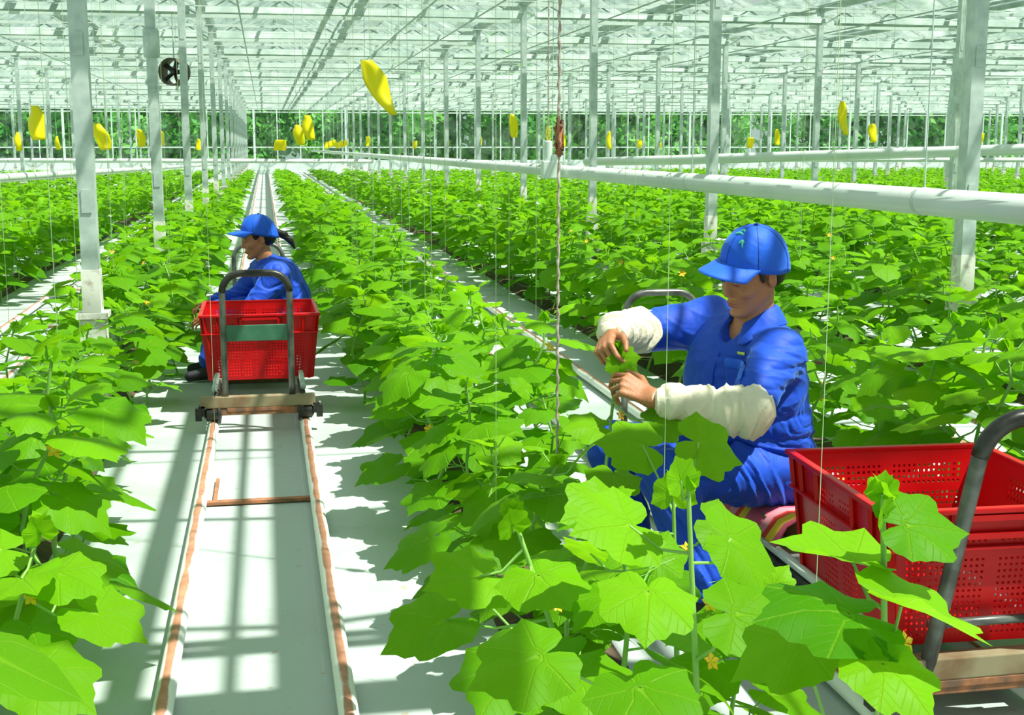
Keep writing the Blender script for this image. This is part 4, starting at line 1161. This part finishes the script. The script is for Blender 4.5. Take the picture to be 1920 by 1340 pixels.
# eyes, brows, lips, hair
def blob(name, mat, items, parent, off, h=.002, **kw):
    lo = np.min([np.array(i[0]) - max(i[1]) for i in items], 0) - .006; hi = np.max([np.array(i[0]) + max(i[1]) for i in items], 0) + .006
    S_ = SDF(lo, hi, h)
    for i in items: S_.ell(i[0], i[1], i[2], i[3] if len(i) > 3 else .003)
    return part_local(shift(S_.mesh(name, mat, **kw), off), name, parent)
for y in (-1, 1):
    blob('eye', 'eye', [(PH(.0885, y * .031, .0085), (.007, .0125, .0028), RH)], man, MO, .0012)
    blob('eyebrow', 'hair', [(PH(.0945, y * .029, .0325), (.004, .018, .0028), RH)], man, MO, .0014)
blob('lips', 'lip', [(PH(.0925, 0, -.056), (.0085, .019, .0040), RH), (PH(.0915, 0, -.0655), (.0085, .016, .0042), RH)], man, MO, .0013)
S = SDF(np.array(HC) - .14, np.array(HC) + .14, .004)
S.ell(PH(-.016, 0, .045), (.097, .080, .082), RH, .01); S.ell(PH(-.050, 0, -.005), (.060, .068, .055), RH, .015)
S.cut(PH(.030, 0, 0), np.array(hf)); S.cut(PH(0, 0, -.042), -np.array(hu))
for y in (-1, 1): S.ell(PH(.004, y * .083, -.012), (.028, .026, .034), RH, .006, sub=True)
part_local(shift(S.mesh('hair', 'hair', folds(60, (0, 0, 1), 2), .0012), MO), 'hair', man)
for y in (-1, 1): blob('sideburn', 'hair', [(PH(.018, y * .0715, .022), (.010, .006, .026), RH)], man, MO, .002)
def cap_on(parent, off, c, f, l, u, s, **k):
    o_ = cap(parent, Vector(c) - off, f, l, u, s, 'cap_blue', **k); return o_
cf, cl, cu = frame((-.93, -.30, -.20), (.075, -.20, 1))
cap_on(man, MO, HC, cf, cl, cu, 1.05, brim_tilt=-.10)
# jacket
S = SDF((1.02, 3.22, .33), (1.76, 4.12, .98), .0042)
S.ell(chest + Vector((.0, 0, -.02)), (.138, .20, .19), RT_, .05); S.ell(chest + F_ * .075 - L_ * .06 + Vector((0, 0, -.01)), (.11, .13, .15), RT_, .05); S.ell(waist + F_ * .13 - L_ * .06 + Vector((0, 0, .03)), (.11, .14, .15), RT_, .04); S.ell(waist + Vector((-.03, 0, .0)), (.165, .195, .17), RT_, .05); S.ell(hip + Vector((-.01, 0, .02)), (.150, .20, .095), RT_, .05)
S.ell(waist + F_ * .10 + Vector((0, 0, .06)), (.10, .15, .13), RT_, .04)
S.limb(shL + Vector((0, .01, -.005)), shR + Vector((0, -.01, -.005)), .070, .074, .06)
S.limb(shL, shL.lerp(elL, .70), .076, .070, .03)
S.limb(shR, elR + Vector((.04, 0, 0)), .084, .070, .03)
S.limb(neck - Vector((0, 0, .05)), neck - Vector((0, 0, .012)), .085, .066, .03)
S.limb(neck + F_ * .02 - Vector((0, 0, .02)), HC + hf * .01 - Vector((0, 0, .03)), .050, .062, .012, sub=True)
S.ell(neck + F_ * .085 + Vector((0, 0, -.015)), (.05, .035, .075), RT_, .01, sub=True)
def jf(V):
    a = folds(15, (.8, .5, .7), 5, 2.2)(V); b = folds(30, (.5, .2, .8), 8, 2.5)(V); z = V[:, 2]
    return a + b * np.clip((.66 - z) / .12, .15, 1) * .7
jm = part_local(shift(S.mesh('jacket', 'blue', jf, .0062), MO), 'jacket', man)
def sheet(name, mat, pts, parent, thick, off, nu=8):
    """collar or flap: rows of points"""
    m_ = MB(); n_ = len(pts[0]); m_.add([Vector(p) - off for r_ in pts for p in r_], [(j * n_ + i, j * n_ + i + 1, (j + 1) * n_ + i + 1, (j + 1) * n_ + i) for j in range(len(pts) - 1) for i in range(n_ - 1)])
    o_ = obj(name, m_, mat, parent, smooth=True); s_ = o_.modifiers.new('thickness', 'SOLIDIFY'); s_.thickness = thick; s_.offset = 0
    q = o_.modifiers.new('sub', 'SUBSURF'); q.levels = 1; q.render_levels = 1; return o_
def collar(parent, neck, f, l, off, s=1.0, mat='blue'):
    rows = []
    for j, (rr, dz) in enumerate(((.066, .030), (.074, .038), (.090, .012), (.108, -.022))):
        row = []
        for i in range(19):
            a = .42 + (2 * PI - .84) * i / 18; ex = 1.0 + (.35 if (i < 2 or i > 16) and j == 3 else 0)
            p = neck + (f * math.cos(a) * rr * ex * (.95) + l * math.sin(a) * rr * 1.02 * ex) * s + Vector((0, 0, dz - .055 * max(0, math.cos(a)) ** 1.2 - (.012 if ex > 1 else 0))) * s
            row.append(p)
        rows.append(row)
    return sheet('collar', mat, rows, parent, .004, off)
collar(jm, neck + Vector((0, 0, -.008)), F_, L_, MO)
# placket, pocket and small chest emblem following the jacket front
def on_surface(me_obj, origin, direction):
    dg = None; ok, loc, nrm, _ = me_obj.ray_cast(origin, direction); return (loc, nrm) if ok else None
def patch(name, mat, parent, surf, off, centre, outward, side, w_, h_, lift, thick, nu=5, nv=7):
    rows = []; outward = Vector(outward).normalized(); side = Vector(side).normalized(); upv = side.cross(outward) * -1
    if upv.z < 0: upv = -upv
    bpy.context.view_layer.update()
    for j in range(nv + 1):
        row = []
        for i in range(nu + 1):
            p0 = Vector(centre) + side * (i / nu - .5) * w_ + upv * (j / nv - .5) * h_
            r_ = on_surface(surf, p0 + outward * .3 - off, -outward); p = (r_[0] + r_[1] * lift + off) if r_ else p0
            row.append(p)
        rows.append(row)
    return sheet(name, mat, rows, parent, thick, off)
patch('placket', 'blue', jm, jm, MO, chest + F_ * .1 + L_ * .0 + Vector((0, 0, -.05)), F_, L_, .035, .34, .003, .004, 2, 12)
oo = (F_ * .8 + L_ * .6).normalized()
patch('chest_pocket', 'blue', jm, jm, MO, chest + oo * .1 + Vector((0, 0, -.01)) + F_ * 0, oo, oo.cross(Vector((0, 0, 1))), .10, .11, .003, .004)
patch('pocket_flap', 'cap_blue', jm, jm, MO, chest + oo * .1 + Vector((0, 0, .045)), oo, oo.cross(Vector((0, 0, 1))), .105, .035, .007, .004, 5, 3)
patch('chest_emblem', 'logo_yellow', jm, jm, MO, chest + oo * .1 + Vector((0, 0, .078)), oo, oo.cross(Vector((0, 0, 1))), .030, .010, .004, .003, 3, 2)
# arm sleeves
def arm_sleeve(a, b, box, seed, extra=None):
    S_ = SDF(box[0], box[1], .0032); d = Vector(b) - Vector(a)
    S_.limb(a, Vector(a) + d * .12, .034, .050, .012); S_.limb(Vector(a) + d * .2, Vector(a) + d * .85, .053, .066, .02); S_.limb(Vector(a) + d * .85, Vector(a) + d * 1.0, .066, .068, .02)
    if extra: S_.limb(b, extra, .068, .056, .03)
    o_ = part_local(shift(S_.mesh('arm_sleeve', 'cream', folds(34, tuple(d), seed, 2.2), .010), MO), 'arm_sleeve', man); o_['label'] = 'cream cotton arm sleeve'; return o_
arm_sleeve(wrL + (elL - wrL) * .04, elL + Vector((.015, 0, .0)), ((.98, 3.24, .50), (1.48, 3.60, .80)), 3, elL.lerp(shL, .22))
arm_sleeve(wrR + (elR - wrR) * -.04, elR + Vector((.01, .0, 0)), ((.88, 3.58, .70), (1.28, 4.0, .92)), 4)
# trousers and shoes
S = SDF((.94, 3.22, .08), (1.76, 4.06, .54), .0045)
S.ell(hip + Vector((-.01, 0, -.01)), (.14, .19, .09), RT_, .04)
for a, b, c in ((hpL, knL, anL), (hpR, knR, anR)): S.limb(a + Vector((.03, 0, -.005)), b, .105, .078, .04); S.limb(b, c + Vector((0, 0, .05)), .076, .070, .03)
S.cut((0, 0, .305), (0, 0, -1)) if False else None
part_local(shift(S.mesh('trousers', 'blue', folds(20, (.8, .6, .5), 12, 2.4), .010), MO), 'trousers', man)
for c in (anL, anR):
    S = SDF(np.array(c) - (.26, .14, .10), np.array(c) + (.12, .14, .08), .005)
    S.limb(c + Vector((.02, 0, -.04)), c + Vector((-.16, -.03, -.065)), .042, .032, .02); S.limb(c, c + Vector((0, 0, -.03)), .042, .045, .02); S.cut((0, 0, .003), (0, 0, -1))
    part_local(shift(S.mesh('shoe', 'shoe'), MO), 'shoe', man)

# ---- the woman on the far trolley
WO = Vector((.08, 7.92, .29))
wom = thing('person', 'person in blue jacket and blue cap with dark ponytail, seated behind a red crate', 'person', WO)
F2, L2, U2 = frame((-.985, -.17, 0)); R2 = np.array([[F2.x, L2.x, 0], [F2.y, L2.y, 0], [0, 0, 1]])
hip, waist, chest, neck = Vector((.12, 7.93, .38)), Vector((.10, 7.92, .47)), Vector((.045, 7.91, .575)), Vector((-.005, 7.90, .700))
shL, shR = Vector((.045, 7.735, .625)), Vector((-.03, 8.07, .625))
elL, wrL = Vector((-.10, 7.66, .43)), Vector((-.33, 7.70, .385))
elR, wrR = Vector((-.19, 8.10, .46)), Vector((-.36, 7.96, .44))
hpL, hpR = Vector((.07, 7.84, .37)), Vector((.07, 8.02, .37))
knL, anL = Vector((-.30, 7.78, .40)), Vector((-.36, 7.72, .09)); knR, anR = Vector((-.30, 8.04, .40)), Vector((-.36, 8.0, .09))
HC2 = Vector((-.055, 7.90, .828)); hf, hl, hu = frame((-.97, -.17, -.22))
S = SDF((-.55, 7.5, .03), (.36, 8.25, 1.0), .005)
hand(S, wrL, (-.95, .1, -.15), (0, -.5, .85), True, ((.5, .5, .4),) * 4, (.4, .3), .92); hand(S, wrR, (-.8, -.5, -.1), (-.1, .1, 1), False, ((.6, .5, .4),) * 4, (.4, .3), .92)
S.limb(wrR, elR, .023, .036, .02); S.limb(elR, shR, .038, .046, .02); S.limb(wrL, elL, .023, .036, .02); S.limb(elL, shL, .038, .046, .02)
S.ell(chest, (.09, .14, .12), R2, .04); S.ell(waist, (.09, .13, .10), R2, .04); S.ell(hip, (.11, .15, .08), R2, .04)
S.limb(neck - Vector((0, 0, .05)), HC2 - hf * .02 - Vector((0, 0, .04)), .052, .044, .02)
for a, b, c in ((hpL, knL, anL), (hpR, knR, anR)): S.limb(a, b, .08, .05, .03); S.limb(b, c, .05, .032, .02)
PH, RH = head(S, HC2, hf, hl, hu, .97)
part_local(shift(S.mesh('body', 'skin'), WO), 'body', wom)
for y in (-1, 1): blob('eye', 'eye', [(PH(.0885, y * .031, .0085), (.007, .0125, .003), RH)], wom, WO, .002)
blob('lips', 'lip', [(PH(.0925, 0, -.060), (.0085, .018, .007), RH)], wom, WO, .002)
S = SDF(np.array(HC2) - (.16, .14, .16), np.array(HC2) + (.26, .14, .16), .005)
S.ell(PH(-.016, 0, .045), (.097, .080, .082), RH, .01); S.ell(PH(-.055, 0, -.0), (.058, .068, .055), RH, .015); S.cut(PH(.040, 0, 0), np.array(hf)); S.cut(PH(0, 0, -.05), -np.array(hu))
for y in (-1, 1): S.ell(PH(.004, y * .083, -.012), (.026, .026, .032), RH, .006, sub=True)
part_local(shift(S.mesh('hair', 'hair', folds(60, (0, 0, 1), 2), .0015), WO), 'hair', wom)
S = SDF(np.array(HC2) - (.02, .10, .20), np.array(HC2) + (.34, .10, .14), .005)
pp = [PH(-.085, 0, .02), PH(-.125, 0, .015), PH(-.160, .01, -.010), PH(-.190, .02, -.055), PH(-.205, .02, -.105)]
for i in range(4): S.limb(pp[i], pp[i + 1], (.015, .022, .023, .018)[i], (.022, .023, .018, .008)[i], .01)
part_local(shift(S.mesh('ponytail', 'hair', folds(80, (.3, 0, 1), 4), .002), WO), 'ponytail', wom)
cf, cl, cu = frame((-.97, -.17, -.05)); cap_on(wom, WO, HC2 + Vector((0, 0, -.002)), cf, cl, cu, 1.03, emblem=False)
S = SDF((-.36, 7.50, .30), (.38, 8.26, .80), .006)
S.ell(chest + Vector((.015, 0, -.02)), (.145, .185, .165), R2, .05); S.ell(waist, (.15, .18, .14), R2, .05); S.ell(hip + Vector((0, 0, .02)), (.14, .185, .085), R2, .05)
S.limb(shL, shR, .078, .078, .06); S.limb(neck - Vector((0, 0, .05)), neck - Vector((0, 0, .01)), .078, .060, .03)
S.limb(shL, elL, .078, .062, .03); S.limb(shR, elR, .078, .062, .03); S.limb(elL, wrL, .060, .045, .03); S.limb(elR, wrR, .060, .045, .03)
S.limb(neck - Vector((0, 0, .0)), HC2 - Vector((0, 0, .03)), .044, .052, .012, sub=True)
j2 = part_local(shift(S.mesh('jacket', 'blue', folds(18, (.5, .6, .8), 6, 2.2), .009), WO), 'jacket', wom)
collar(j2, neck + Vector((0, 0, -.01)), F2, L2, WO, .9)
S = SDF((-.52, 7.55, .06), (.34, 8.25, .52), .006)
S.ell(hip, (.135, .18, .085), R2, .04)
for a, b, c in ((hpL, knL, anL), (hpR, knR, anR)): S.limb(a, b, .095, .072, .04); S.limb(b, c + Vector((0, 0, .04)), .070, .062, .03)
part_local(shift(S.mesh('trousers', 'blue', folds(34, (1, .5, .4), 15), .006), WO), 'trousers', wom)
for c in (anL, anR):
    S = SDF(np.array(c) - (.20, .12, .10), np.array(c) + (.12, .12, .08), .006)
    S.limb(c + Vector((.02, 0, -.035)), c + Vector((-.12, -.02, -.055)), .040, .030, .02); S.limb(c, c + Vector((0, 0, -.03)), .040, .042, .02); S.cut((0, 0, .005), (0, 0, -1))
    part_local(shift(S.mesh('shoe', 'shoe'), WO), 'shoe', wom)
